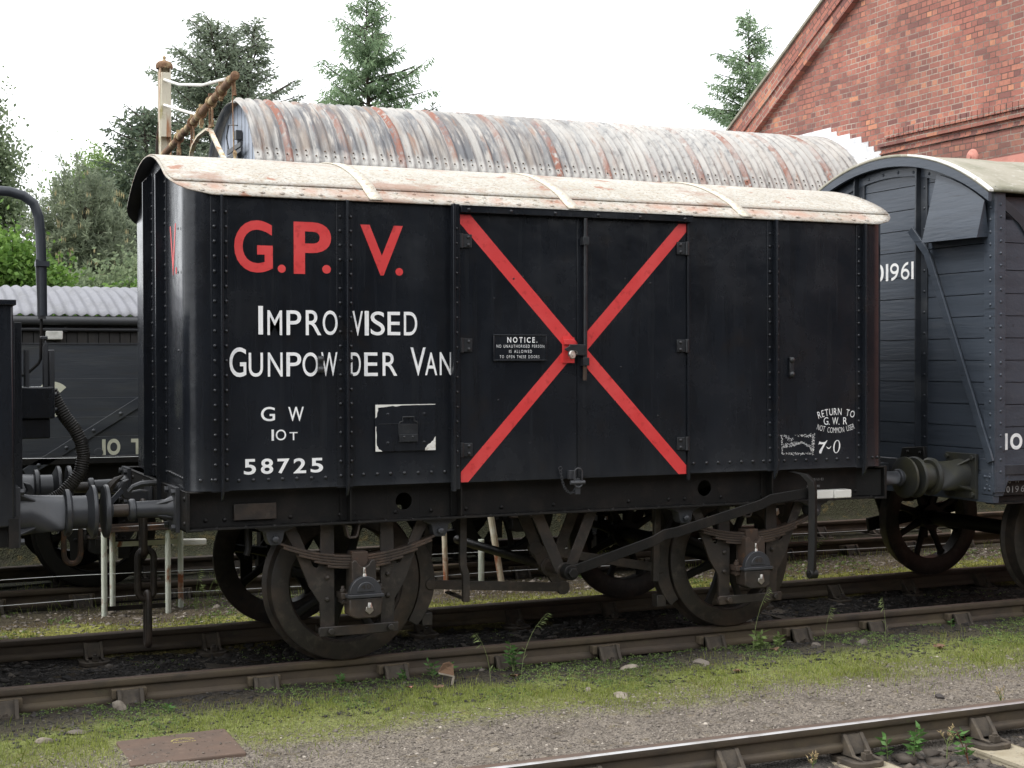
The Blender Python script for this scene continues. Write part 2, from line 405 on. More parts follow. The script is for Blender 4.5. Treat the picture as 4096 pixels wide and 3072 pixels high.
MT['birch'] = leaf_mat('birch_leaves', (0.18, 0.24, 0.14), (0.35, 0.42, 0.24), 0.5)
MT['light'] = leaf_mat('light_leaves', (0.19, 0.29, 0.1), (0.36, 0.48, 0.19), 0.5)
MT['bush'] = leaf_mat('bright_bush_leaves', (0.08, 0.17, 0.03), (0.2, 0.33, 0.07), 0.4)
MT['hedge'] = leaf_mat('hedge_leaves', (0.006, 0.009, 0.005), (0.016, 0.022, 0.012), 0.1)
MT['fargrass'] = leaf_mat('far_grass_blades', (0.26, 0.3, 0.06), (0.48, 0.5, 0.14), 0.45)
MT['grass'] = leaf_mat('grass_blades', (0.22, 0.28, 0.06), (0.46, 0.5, 0.15), 0.45)
MT['moss'] = leaf_mat('ochre_moss', (0.16, 0.115, 0.03), (0.3, 0.22, 0.06), 0.2)
MT['seed'] = leaf_mat('seedling_leaves', (0.13, 0.2, 0.06), (0.28, 0.38, 0.13), 0.35)
MT['weed'] = leaf_mat('weed_leaves', (0.08, 0.18, 0.045), (0.14, 0.28, 0.08), 0.35)
MT['stalk'] = leaf_mat('pale_stalks', (0.16, 0.22, 0.07), (0.3, 0.36, 0.16), 0.3)
MT['weedred'] = leaf_mat('reddish_stems', (0.16, 0.05, 0.03), (0.24, 0.1, 0.05), 0.2)

def stone_mat(name, a, b_, c_):
    m, t, b = nmat(name)
    geo = N(t, "ShaderNodeNewGeometry")
    rp = N(t, "ShaderNodeValToRGB")
    e = rp.color_ramp.elements
    e[0].position, e[0].color = 0.0, (*a, 1)
    e[1].position, e[1].color = 1.0, (*c_, 1)
    q = e.new(0.6)
    q.color = (*b_, 1)
    q2 = e.new(0.93)
    q2.color = (*b_, 1)
    t.links.new(geo.outputs["Random Per Island"], rp.inputs[0])
    t.links.new(rp.outputs[0], b.inputs["Base Color"])
    b.inputs["Roughness"].default_value = 0.85
    return m
MT['gravel'] = stone_mat('gravel_bits', (0.1, 0.086, 0.073), (0.205, 0.178, 0.15), (0.46, 0.41, 0.35))
MT['ballast'] = stone_mat('ballast_bits', (0.035, 0.03, 0.026), (0.095, 0.078, 0.063), (0.2, 0.165, 0.13))
MT['cinder'] = stone_mat('cinder_bits', (0.012, 0.011, 0.011), (0.045, 0.04, 0.036), (0.16, 0.14, 0.12))
MT['stone'] = mat('grey_stone', (0.15, 0.13, 0.11), 0.85, layers=[((0.13, 0.11, 0.095), 14, 0.45, 0.7)], bump=[(40, 0.004, (1, 1, 1))])
MT['stonepale'] = mat('pale_stone', (0.27, 0.235, 0.19), 0.85, layers=[((0.15, 0.125, 0.1), 14, 0.42, 0.66)], bump=[(40, 0.004, (1, 1, 1))])
MT['stonedark'] = mat('dark_stone', (0.05, 0.043, 0.04), 0.8, bump=[(40, 0.004, (1, 1, 1))])

def ground_mat():
    m, t, b = nmat('yard_ground')
    tc = N(t, "ShaderNodeTexCoord")
    sp = N(t, "ShaderNodeSeparateXYZ")
    t.links.new(tc.outputs["Object"], sp.inputs[0])
    wob = math_n(t, 'MULTIPLY', math_n(t, 'SUBTRACT', noise_fac(t, 2.2, 0.0, 1.0, (0.6, 1, 1)), 0.5), 0.9)
    y = math_n(t, 'ADD', sp.outputs[1], wob)
    mr = N(t, "ShaderNodeMapRange")
    mr.inputs["From Min"].default_value = -4
    mr.inputs["From Max"].default_value = 8
    t.links.new(y, mr.inputs["Value"])
    rp = N(t, "ShaderNodeValToRGB")
    e = rp.color_ramp.elements
    def p(v): return (v + 4) / 12
    stops = [(-4, (0.06, 0.055, 0.05)), (-2.6, (0.07, 0.064, 0.057)), (-2.45, (0.215, 0.188, 0.158)), (-1.5, (0.205, 0.178, 0.146)),
             (-1.22, (0.18, 0.185, 0.075)), (-0.75, (0.175, 0.2, 0.065)), (-0.5, (0.07, 0.064, 0.042)), (-0.12, (0.06, 0.051, 0.04)),
             (0.1, (0.018, 0.016, 0.015)), (1.48, (0.022, 0.02, 0.018)), (1.66, (0.32, 0.27, 0.08)), (2.35, (0.28, 0.29, 0.08)),
             (2.6, (0.1, 0.08, 0.055)), (3.4, (0.075, 0.065, 0.042)), (3.8, (0.035, 0.032, 0.022)), (5.5, (0.035, 0.036, 0.02)), (8, (0.03, 0.034, 0.018))]
    e[0].position, e[0].color = p(stops[0][0]), (*stops[0][1], 1)
    e[1].position, e[1].color = 1.0, (*stops[-1][1], 1)
    for v, c in stops[1:-1]:
        q = e.new(p(v))
        q.color = (*c, 1)
    t.links.new(mr.outputs[0], rp.inputs[0])
    c = rp.outputs[0]
    vr = N(t, "ShaderNodeTexVoronoi", Scale=75.0)
    t.links.new(coords(t), vr.inputs["Vector"])
    bw = N(t, "ShaderNodeRGBToBW")
    t.links.new(vr.outputs["Color"], bw.inputs[0])
    k = N(t, "ShaderNodeMapRange")
    k.inputs["To Min"].default_value = 0.55
    k.inputs["To Max"].default_value = 1.5
    t.links.new(bw.outputs[0], k.inputs["Value"])
    kk = N(t, "ShaderNodeCombineColor")
    for i in range(3):
        t.links.new(k.outputs[0], kk.inputs[i])
    c = mixc(t, 1.0, c, kk.outputs[0], 'MULTIPLY')
    c = mixc(t, math_n(t, 'MULTIPLY', noise_fac(t, 5, 0.5, 0.66, loc=(4, 4, 4)), 0.45), c, (0.05, 0.042, 0.034))
    c = mixc(t, math_n(t, 'MULTIPLY', noise_fac(t, 9, 0.56, 0.66, loc=(1, 8, 4)), 0.35), c, (0.15, 0.11, 0.04))
    t.links.new(c, b.inputs["Base Color"])
    b.inputs["Roughness"].default_value = 0.92
    b.inputs["Specular IOR Level"].default_value = 0.25
    nz = N(t, "ShaderNodeTexNoise", Scale=45.0, Detail=6.0)
    t.links.new(coords(t), nz.inputs["Vector"])
    h = math_n(t, 'ADD', vr.outputs["Distance"], nz.outputs["Fac"])
    bp = N(t, "ShaderNodeBump")
    bp.inputs["Distance"].default_value = 0.012
    t.links.new(h, bp.inputs["Height"])
    t.links.new(bp.outputs["Normal"], b.inputs["Normal"])
    return m
MT['ground'] = ground_mat()

# ------------------------------------------------------------------ geometry helpers
ORG = {}                                   # world location of every thing's Empty

def link(o):
    S.collection.objects.link(o)
    return o

def tag(o, label=None, cat=None, group=None, kind=None):
    if label: o['label'] = label
    if cat: o['category'] = cat
    if group: o['group'] = group
    if kind: o['kind'] = kind
    return o

def thing(name, label, cat, loc=(0, 0, 0), group=None):
    o = link(bpy.data.objects.new(name, None))
    o.location = loc
    o.empty_display_size = 0.1
    ORG[o.name] = Vector(loc)
    return tag(o, label, cat, group)

class MB:
    """collects shapes in world coordinates and links them as one mesh object"""
    def __init__(s):
        s.v, s.f, s.m = [], [], []
    def add(s, vs, fs, mi=0):
        b = len(s.v)
        s.v.extend([tuple(p) for p in vs])
        s.f.extend([tuple(b + i for i in f) for f in fs])
        s.m.extend([mi] * len(fs))
        return s
    def box(s, x0, x1, y0, y1, z0, z1, mi=0):
        v = [(x0, y0, z0), (x1, y0, z0), (x1, y1, z0), (x0, y1, z0), (x0, y0, z1), (x1, y0, z1), (x1, y1, z1), (x0, y1, z1)]
        return s.add(v, [(0, 3, 2, 1), (4, 5, 6, 7), (0, 1, 5, 4), (1, 2, 6, 5), (2, 3, 7, 6), (3, 0, 4, 7)], mi)
    def bar(s, p0, p1, w, h, side=(0, 1, 0), mi=0):
        """rectangular bar p0->p1; w along `side`, h across"""
        p0, p1, sd = Vector(p0), Vector(p1), Vector(side)
        d = (p1 - p0).normalized()
        sd = (sd - d * sd.dot(d)).normalized()
        up = d.cross(sd)
        v = []
        for p in (p0, p1):
            for a, b in ((-1, -1), (1, -1), (1, 1), (-1, 1)):
                v.append(p + sd * (a * w / 2) + up * (b * h / 2))
        return s.add(v, [(3, 2, 1, 0), (4, 5, 6, 7), (0, 1, 5, 4), (1, 2, 6, 5), (2, 3, 7, 6), (3, 0, 4, 7)], mi)
    def strip(s, pts, w, h, side=(0, 1, 0), mi=0):
        """swept rectangular strip through pts (mitred)"""
        P = [Vector(p) for p in pts]
        sd = Vector(side).normalized()
        v = []
        for i, p in enumerate(P):
            a = (P[i] - P[i - 1]).normalized() if i else (P[1] - P[0]).normalized()
            b = (P[i + 1] - P[i]).normalized() if i < len(P) - 1 else a
            t = (a + b).normalized()
            up = t.cross(sd).normalized()
            k = 1 / max(0.5, t.dot(a))
            for q, r in ((-1, -1), (1, -1), (1, 1), (-1, 1)):
                v.append(p + sd * (q * w / 2) + up * (r * h / 2 * k))
        f = [(3, 2, 1, 0)]
        n = len(P)
        for i in range(n - 1):
            o = 4 * i
            for j in range(4):
                f.append((o + j, o + (j + 1) % 4, o + 4 + (j + 1) % 4, o + 4 + j))
        o = 4 * (n - 1)
        f.append((o, o + 1, o + 2, o + 3))
        return s.add(v, f, mi)
    def tube(s, pts, r, n=10, mi=0, closed=False):
        P = [Vector(p) for p in pts]
        rr = r if hasattr(r, '__len__') else [r] * len(P)
        m = len(P)
        t0 = ((P[1] - P[0])).normalized()
        a = Vector((0, 0, 1)) if abs(t0.z) < 0.9 else Vector((1, 0, 0))
        u = t0.cross(a).normalized()
        v = []
        for i, p in enumerate(P):
            if closed:
                t = (P[(i + 1) % m] - P[i - 1]).normalized()
            else:
                t = (P[min(i + 1, m - 1)] - P[max(i - 1, 0)]).normalized()
            u = (u - t * u.dot(t)).normalized()
            b = t.cross(u)
            for j in range(n):
                an = 2 * math.pi * j / n
                v.append(p + u * (rr[i] * math.cos(an)) + b * (rr[i] * math.sin(an)))
        f = []
        for i in range(m if closed else m - 1):
            k = (i + 1) % m
            for j in range(n):
                f.append((i * n + j, i * n + (j + 1) % n, k * n + (j + 1) % n, k * n + j))
        if not closed:
            f.append(tuple(reversed(range(n))))
            f.append(tuple((m - 1) * n + j for j in range(n)))
        return s.add(v, f, mi)
    def cyl(s, p0, p1, r0, r1=None, n=14, mi=0):
        return s.tube([p0, p1], [r0, r0 if r1 is None else r1], n, mi)
    def lathe(s, prof, org, axis, n=32, mi=0):
        """prof: (radius, along)"""
        ax = Vector(axis).normalized()
        a = Vector((0, 0, 1)) if abs(ax.z) < 0.9 else Vector((1, 0, 0))
        u = ax.cross(a).normalized()
        b = ax.cross(u)
        o = Vector(org)
        v, f = [], []
        for (r, h) in prof:
            for j in range(n):
                an = 2 * math.pi * j / n
                v.append(o + ax * h + (u * math.cos(an) + b * math.sin(an)) * max(r, 1e-4))
        for i in range(len(prof) - 1):
            for j in range(n):
                f.append((i * n + j, i * n + (j + 1) % n, (i + 1) * n + (j + 1) % n, (i + 1) * n + j))
        return s.add(v, f, mi)
    def dome(s, p, nrm, r=0.011, h=0.7, n=8, mi=0):
        ax = Vector(nrm).normalized()
        return s.lathe([(r, 0), (r * 0.95, r * h * 0.4), (r * 0.65, r * h * 0.8), (0.0, r * h)], p, ax, n, mi)
    def prism(s, poly, d, mi=0):
        """poly: 3-D polygon, extruded by vector d"""
        P = [Vector(p) for p in poly]
        d = Vector(d)
        n = len(P)
        nn = sum(((P[i] - P[0]).cross(P[(i + 1) % n] - P[0]) for i in range(n)), Vector())
        if nn.dot(d) < 0:
            P.reverse()
        v = P + [p + d for p in P]
        f = [tuple(reversed(range(n))), tuple(range(n, 2 * n))]
        for i in range(n):
            j = (i + 1) % n
            f.append((i, j, n + j, n + i))
        return s.add(v, f, mi)
    def grid(s, fn, nu, nv, mi=0):
        v = [fn(i / nu, j / nv) for i in range(nu + 1) for j in range(nv + 1)]
        f = []
        for i in range(nu):
            for j in range(nv):
                a = i * (nv + 1) + j
                f.append((a, a + nv + 1, a + nv + 2, a + 1))
        return s.add(v, f, mi)
    def nut(s, p, axis, r=0.02, h=0.018, mi=0):
        a = Vector(axis).normalized()
        return s.cyl(p, Vector(p) + a * h, r, r, 6, mi)
    def build(s, name, mats, parent=None, smooth=True, bevel=0.0, label=None, angle=0.6):
        me = bpy.data.meshes.new(name)
        me.from_pydata(s.v, [], s.f)
        me.validate()
        o = link(bpy.data.objects.new(name, me))
        if not isinstance(mats, (list, tuple)):
            mats = [mats]
        for m in mats:
            me.materials.append(MT[m])
        if len(mats) > 1 and len(me.polygons) == len(s.m):
            me.polygons.foreach_set("material_index", s.m)
        if smooth:
            me.polygons.foreach_set("use_smooth", [True] * len(me.polygons))
            me.set_sharp_from_angle(angle=angle)
        if bevel:
            b = o.modifiers.new("bevel", 'BEVEL')
            b.width = bevel
            b.segments = 2
            b.limit_method = 'ANGLE'
            b.angle_limit = R(40)
        if parent is not None:
            o.parent = parent
            if parent.type == 'EMPTY':
                o.matrix_parent_inverse = Matrix.Translation(-ORG[parent.name])
        if label:
            o['label'] = label
        return o

def np_mesh(name, V, F, mat_name, parent=None, mi=None, mats=None):
    me = bpy.data.meshes.new(name)
    k = F.shape[1]
    me.vertices.add(len(V))
    me.vertices.foreach_set("co", np.ascontiguousarray(V, dtype=np.float32).ravel())
    me.loops.add(F.size)
    me.loops.foreach_set("vertex_index", np.ascontiguousarray(F, dtype=np.int32).ravel())
    me.polygons.add(len(F))
    me.polygons.foreach_set("loop_start", np.arange(0, F.size, k, dtype=np.int32))
    me.polygons.foreach_set("loop_total", np.full(len(F), k, dtype=np.int32))
    for m in (mats or [mat_name]):
        me.materials.append(MT[m])
    if mi is not None:
        me.polygons.foreach_set("material_index", np.ascontiguousarray(mi, dtype=np.int32))
    me.update(calc_edges=True)
    o = link(bpy.data.objects.new(name, me))
    if parent is not None:
        o.parent = parent
        if parent.type == 'EMPTY':
            o.matrix_parent_inverse = Matrix.Translation(-ORG[parent.name])
    return o

# ------------------------------------------------------------------ lettering
_GC = {}
def glyph(ch, bold=0.0):
    """2-D glyph of the built-in font: verts, faces, (w, h); normalised to 0..1"""
    k = (ch, bold)
    if k in _GC:
        return _GC[k]
    cu = bpy.data.curves.new("g", 'FONT')
    cu.body = ch
    cu.offset = bold
    cu.resolution_u = 6
    ob = bpy.data.objects.new("g", cu)
    me = ob.to_mesh()
    v = [(p.co.x, p.co.y) for p in me.vertices]
    f = [tuple(p.vertices) for p in me.polygons]
    ob.to_mesh_clear()
    bpy.data.objects.remove(ob)
    bpy.data.curves.remove(cu)
    x0, x1 = min(p[0] for p in v), max(p[0] for p in v)
    y0, y1 = min(p[1] for p in v), max(p[1] for p in v)
    v = [((x - x0) / (x1 - x0), (y - y0) / (y1 - y0)) for x, y in v]
    _GC[k] = (v, f, x1 - x0, y1 - y0)
    return _GC[k]

class Plane:
    """maps (u, v) to a wall: u along the wall, v up"""
    def __init__(s, org, u, v=(0, 0, 1)):
        s.o, s.u, s.w = Vector(org), Vector(u), Vector(v)
    def __call__(s, a, b):
        return s.o + s.u * a + s.w * b

def letter(mb, pl, ch, x0, x1, z0, z1, bold=0.02, mi=0):
    if ch in '69':
        # ring and tail
        n, q = 28, .2 if x1 - x0 < .2 else .2
        fl = (lambda a, b: (a, b)) if ch == '6' else (lambda a, b: (1 - a, 1 - b))
        W_, H_ = x1 - x0, z1 - z0
        st = .19 * (1 + bold * 4)
        sh = st * W_ / H_
        def at_(a, b):
            a, b = fl(a, b)
            return pl(x0 + a * W_, z0 + b * H_)
        v = []
        for k in range(n):
            t_ = 2 * math.pi * k / n
            v += [at_(.5 + .5 * math.cos(t_), .315 + .315 * math.sin(t_)), at_(.5 + (.5 - st) * math.cos(t_), .315 + (.315 - sh) * math.sin(t_))]
        mb.add(v, [(2 * k, 2 * ((k + 1) % n), 2 * ((k + 1) % n) + 1, 2 * k + 1) for k in range(n)], mi)
        o_, i_ = [], []
        for k in range(11):
            t_ = math.pi * (1 - .40 * k / 10 - 0)
            cx_, rz_ = .78, .685
            o_.append(at_(cx_ + .78 * math.cos(math.pi - (math.pi / 2 + .12) * k / 10), .315 + rz_ * math.sin((math.pi / 2 + .0) * k / 10)))
            i_.append(at_(cx_ + (.78 - st) * math.cos(math.pi - (math.pi / 2 + .12) * k / 10), .315 + (rz_ - sh) * math.sin((math.pi / 2) * k / 10)))
        off = (pl.u.cross(pl.w)) * .0004
        v = [p + off for a in zip(o_, i_) for p in a]
        mb.add(v, [(2 * k, 2 * k + 2, 2 * k + 3, 2 * k + 1) for k in range(10)], mi)
    elif ch == 'I' or ch == '1':
        mb.add([pl(x0, z0), pl(x1, z0), pl(x1, z1), pl(x0, z1)], [(0, 1, 2, 3)], mi)
    elif ch == '.':
        n = 16
        mb.add([pl((x0 + x1) / 2 + (x1 - x0) / 2 * math.cos(2 * math.pi * i / n), (z0 + z1) / 2 + (z1 - z0) / 2 * math.sin(2 * math.pi * i / n)) for i in range(n)], [tuple(range(n))], mi)
    else:
        v, f, _, _ = glyph(ch, bold)
        mb.add([pl(x0 + a * (x1 - x0), z0 + b * (z1 - z0)) for a, b in v], f, mi)

def line_text(mb, pl, txt, x0, x1, z0, z1, bold=0.02, mi=0, gap=0.16):
    """fit a whole line into a box, letter by letter"""
    ws = []
    for ch in txt:
        if ch == ' ': ws.append(0.32)
        elif ch in 'I1': ws.append(0.12)
        elif ch in './-': ws.append({'.': 0.12, '/': 0.3, '-': 0.25}[ch])
        else: ws.append(glyph(ch, bold)[2])
    tot = sum(ws) + gap * (len(txt) - 1)
    k = (x1 - x0) / tot
    x = x0
    for ch, w_ in zip(txt, ws):
        if ch == '.':
            letter(mb, pl, ch, x, x + w_ * k, z0, z0 + 0.2 * (z1 - z0), bold, mi)
        elif ch == '-':
            mb.add([pl(x, z0 + .42 * (z1 - z0)), pl(x + w_ * k, z0 + .42 * (z1 - z0)), pl(x + w_ * k, z0 + .56 * (z1 - z0)), pl(x, z0 + .56 * (z1 - z0))], [(0, 1, 2, 3)], mi)
        elif ch != ' ':
            letter(mb, pl, ch, x, x + w_ * k, z0, z1, bold, mi)
        x += (w_ + gap) * k

def arc_text(mb, pl, txt, cx, cz, rad, half, h, up=True, bold=0.02, mi=0, gap=0.14):
    """text on an arc; up=True: centre of curvature below"""
    ws = []
    for ch in txt:
        ws.append(0.45 if ch == ' ' else glyph(ch, bold)[2])
    tot = sum(ws) + gap * (len(txt) - 1)
    k = 2 * half / tot
    a = -half
    for ch, w_ in zip(txt, ws):
        c = a + w_ * k / 2
        if ch != ' ':
            v, f, _, _ = glyph(ch, bold)
            pts = []
            for p, q in v:
                s_ = (p - 0.5) * w_ * k
                an = c / rad
                if up:
                    bx, bz = cx + rad * math.sin(an), cz + rad * math.cos(an) - rad
                    ca, sa = math.cos(-an), math.sin(-an)
                else:
                    bx, bz = cx + rad * math.sin(an), cz - rad * math.cos(an) + rad
                    ca, sa = math.cos(an), math.sin(an)
                pts.append(pl(bx + s_ * ca - q * h * sa, bz + s_ * sa + q * h * ca))
            mb.add(pts, f, mi)
        a += (w_ + gap) * k
# ------------------------------------------------------------------ running gear shared by the rail vehicles
def wheel(parent, x, yrail, side, r=0.476, mt='grime', mt2='blackm', nsp=8, rot=0.0):
    """side -1: outer face towards -Y"""
    W_ = MB()
    s = side
    def pf(l): return [(a, -b * s if False else b) for a, b in l]
    ax = (0, -s, 0)                       # `along` grows from outside to inside
    o = (x, yrail + s * 0.065, 0)
    o = (x, yrail + s * 0.065, r)
    sp = MB()
    for k in range(nsp):
        a = 2 * math.pi * k / nsp + rot
        p0 = (x + 0.08 * math.cos(a), yrail + s * 0.005, r + 0.08 * math.sin(a))
        p1 = (x + 0.375 * math.cos(a), yrail + s * 0.005, r + 0.375 * math.sin(a))
        c0, c1 = Vector(p0), Vector(p1)
        t = Vector((-math.sin(a), 0, math.cos(a)))
        y = Vector((0, 1, 0))
        v = []
        for c, ww, th in ((c0, 0.042, 0.028), (c1 * .5 + c0 * .5, 0.028, 0.022), (c1 * .85 + c0 * .15, 0.03, 0.022), (c1, 0.06, 0.028)):
            for m in range(8):
                an = 2 * math.pi * m / 8
                v.append(c + t * (ww * math.cos(an)) + y * (th * math.sin(an)))
        f = []
        for q in range(3):
            for m in range(8):
                f.append((q * 8 + m, q * 8 + (m + 1) % 8, q * 8 + 8 + (m + 1) % 8, q * 8 + 8 + m))
        sp.add(v, f)
    sp.lathe([(0.0, -0.03), (0.09, -0.03), (0.105, 0.0), (0.11, 0.13), (0.0, 0.13)], o, ax, 28)
    w_ = sp.build('wheel', mt2, parent)
    ty = MB()
    ty.lathe([(0.362, 0.01), (0.366, 0.0), (0.466, 0.0), (0.472, 0.004), (0.474, 0.012), (0.4765, 0.1), (0.49, 0.108), (0.503, 0.118), (0.5, 0.13), (0.49, 0.134),
              (0.37, 0.134), (0.355, 0.125), (0.352, 0.02), (0.362, 0.01)], o, ax, 64)
    ty.build('tyre', mt, w_)
    return w_

def wheelset(parent, x, y0=0.0, y1=1.505, mt='grime', mt2='blackm', rot=0.2):
    wheel(parent, x, y0, -1, mt=mt, mt2=mt2, rot=rot)
    wheel(parent, x, y1, 1, mt=mt, mt2=mt2, rot=rot + 0.1)
    MB().cyl((x, y0, 0.476), (x, y1, 0.476), 0.062, n=16).build('axle', mt2, parent)

def axleguard(parent, x, y, mt='grime', th=0.02, top=0.878):
    m = MB()
    L = [(-.145, .25), (-.23, .25), (-.235, .40), (-.30, .50), (-.395, .74), (-.47, top), (-.385, top), (-.30, .68), (-.272, .62), (-.25, .61), (-.232, .64), (-.228, top), (-.145, top)]
    for s in (1, -1):
        m.prism([(x + s * a, y, z) for a, z in L], (0, th, 0))
        for z in (.34, .47):
            m.dome((x + s * .19, y, z + .08), (0, -1, 0), 0.017, .9)
    m.box(x - .475, x + .475, y - .002, y + th + .03, top - .006, top + .006)
    return m.build('axleguard', mt, parent, bevel=0.002)

def spring(parent, x, y, half=0.515, mt='spring', top=0.878, shackles=True):
    m = MB()
    def z(u): return 0.672 + 0.42 * u * u
    for k, fr in enumerate((1.0, 0.9, 0.72, 0.54, 0.38)):
        n = 16
        pts = [(x + half * fr * (2 * i / n - 1), y, z(half * fr * (2 * i / n - 1)) - 0.0165 * k) for i in range(n + 1)]
        m.strip(pts, 0.078, 0.0135, (0, 1, 0))
    sp = m.build('spring', mt, parent, bevel=0.0015)
    MB().box(x - .05, x + .05, y - .05, y + .05, .59, .70).build('buckle', 'rusty', sp, bevel=0.006)
    if shackles:
        for s in (-1, 1):
            b = MB()
            cx = x + s * half
            b.prism([(cx - .12, y - .045, top - .002), (cx - .10, y - .045, top - .02), (cx - .055, y - .045, top - .04), (cx - .045, y - .045, .79), (cx - .03, y - .045, .765), (cx + .03, y - .045, .765),
                     (cx + .045, y - .045, .79), (cx + .055, y - .045, top - .04), (cx + .10, y - .045, top - .02), (cx + .12, y - .045, top - .002)], (0, .09, 0))
            b.cyl((cx, y - .065, .80), (cx, y + .06, .80), .021, n=12)
            b.dome((cx, y - .065, .80), (0, -1, 0), .021, .4, 12)
            b.build('shackle', 'greyiron' if mt == 'spring' else mt, sp, bevel=0.006)
    return sp

def axlebox(parent, x, yf, mt='grime', mtc='greyiron', number='40', yoke=None):
    """yf: front face"""
    m = MB()
    yb = yf + .16
    # yoke with a notch at the top
    m.prism([(x - .078, yf + .03, .45), (x + .078, yf + .03, .45), (x + .075, yf + .03, .64), (x + .062, yf + .03, .655), (x + .045, yf + .03, .65), (x + .03, yf + .03, .625),
             (x + .01, yf + .03, .612), (x - .01, yf + .03, .612), (x - .03, yf + .03, .625), (x - .045, yf + .03, .65), (x - .062, yf + .03, .655), (x - .075, yf + .03, .64)], (0, .12, 0))
    m.box(x - .135, x + .13, yf + .05, yb, .425, .46)
    m.box(x - .125, x + .125, yf + .06, yb, .395, .42)
    for s in (-1, 1):
        m.cyl((x + s * .118, yf + .08, .39), (x + s * .118, yf + .08, .50), .012, n=8)
        m.nut((x + s * .118, yf + .08, .46), (0, 0, 1), .02, .022)
    b = m.build('axlebox', yoke or mt, parent, bevel=0.004)
    c = MB()
    n = 14
    arc = [(x + .1 * math.cos(math.pi * i / n), yf, .455 + .105 * math.sin(math.pi * i / n)) for i in range(n + 1)]
    c.prism(arc, (0, .04, 0))
    c.prism([(x + .055 * math.cos(math.pi * i / n), yf - .006, .47 + .058 * math.sin(math.pi * i / n)) for i in range(n + 1)], (0, .006, 0))
    c.box(x - .112, x + .112, yf - .012, yf + .07, .435, .455)
    c.build('cap', mtc, b, bevel=0.005)
    k = MB()
    k.prism([(x - .102, yf - .002, .433), (x + .102, yf - .002, .433), (x + .098, yf - .002, .33), (x + .06, yf - .002, .31), (x - .06, yf - .002, .31), (x - .098, yf - .002, .33)], (0, .12, 0))
    k.build('oil_box', mt, b, bevel=0.008)
    l = MB()
    l.cyl((x + .02, yf - .012, .405), (x + .02, yf - .012, .375), .012, .018, 8)
    l.prism([(x + .0, yf - .012, .38), (x + .04, yf - .012, .38), (x + .045, yf - .012, .355), (x + .02, yf - .012, .335), (x - .005, yf - .012, .355)], (0, .012, 0))
    l.cyl((x + .0, yf + .026, .575), (x + .0, yf + .026, .61), .011, .008, 8)
    l.cyl((x + .0, yf + .024, .545), (x + .0, yf + .024, .575), .018, .012, 8)
    l.build('spring_lid', 'steel', b, bevel=0.002)
    if number:
        t = MB()
        pl = Plane((0, yf - .0075, 0), (1, 0, 0))
        line_text(t, pl, number, x - .03, x + .03, .485, .515, .03)
        t.build('cast_number', mt, b, smooth=False)
    return b

def buffer(parent, x0, xface, y, rad, dirx, mt='greyiron', mth=None, collar=None, zc=0.985, rh=0.152):
    """buffer from the headstock x0 to the face at xface (dirx = sign)"""
    L = abs(xface - x0)
    ax = (dirx, 0, 0)
    m = MB()
    a = collar if collar else 0.55
    o = (x0, y, zc)
    fl_ = 1.45 if rad < .08 else 1.14
    m.lathe([(0.0, 0), (rad * fl_, 0.0), (rad * (fl_ - .06), .03), (rad * 1.06, .06), (rad, .09), (rad * .93, L * a - .03), (rad * .93, L * a - .028), (rad * 1.22, L * a - .022), (rad * 1.24, L * a),
             (rad * 1.1, L * a + .012), (rad * .6, L * a + .014)], o, ax, 36)
    q = .13 if rad < .08 else .165
    m.box(min(x0, x0 + dirx * .025), max(x0, x0 + dirx * .025), y - q, y + q, zc - q, zc + q)
    for sy in (-1, 1):
        for sz in (-1, 1):
            m.nut((x0 + dirx * .025, y + sy * (q - .028), zc + sz * (q - .028)), ax, .02, .022)
    # webs
    for an in (0.6, 2.2, 3.8, 5.4):
        d = Vector((0, math.cos(an), math.sin(an)))
        c = Vector(o)
        m.prism([c + Vector((dirx * .02, 0, 0)) + d * (rad * .9), c + Vector((dirx * .02, 0, 0)) + d * (rad * 1.5), c + Vector((dirx * .12, 0, 0)) + d * (rad * .95)], Vector((0, -d.z, d.y)) * .015)
    b = m.build('buffer', mt, parent, bevel=0.002)
    rm = MB()
    rr = .036 if rad < .08 else rad * .88
    rm.lathe([(rr, L * a - .02), (rr, L - .035)], o, ax, 24)
    rm.build('buffer_ram', 'grime' if rad < .08 else mt, b)
    h = MB()
    h.lathe([(rr, L - .06), (rr * 1.3, L - .045), (rh * .9, L - .036), (rh, L - .03), (rh, L - .014), (rh * .96, L - .006), (rh * .5, L), (0.0, L + .002)], o, ax, 48)
    h.build('buffer_head', mth or mt, b)
    return b

def link_pts(c, L, w_, plane='XZ', n=10):
    """closed oval link"""
    pts = []
    for i in range(n + 1):
        a = math.pi * i / n
        pts.append((w_ * math.cos(a), L / 2 - w_ + w_ * math.sin(a)))
    for i in range(n + 1):
        a = math.pi + math.pi * i / n
        pts.append((w_ * math.cos(a), -L / 2 + w_ + w_ * math.sin(a)))
    if plane == 'XZ':
        return [(c[0] + a, c[1], c[2] + b) for a, b in pts]
    return [(c[0], c[1] + a, c[2] + b) for a, b in pts]

def wall_rivets(mb, pts, nrm, r=0.0115):
    for p in pts:
        mb.dome(p, nrm, r)

# ------------------------------------------------------------------ the gunpowder van
X0, X1, YN, YF, YC = 0.318, 5.188, -0.42, 1.925, 0.7525
RR = 2.259
def zroof(y): return 3.128 - RR + math.sqrt(RR * RR - (y - YC) ** 2)
van = thing('goods_van', 'black iron gunpowder van with white flaking roof and big red cross on its doors', 'railway van', ((X0 + X1) / 2, YC, 0))

def skx(x, y):
    """the old van has racked a little: its left end is out of square by some 2 degrees"""
    return x + .046 * (y - YN) * min(1, max(0, (1.5 - x) / 1.2))

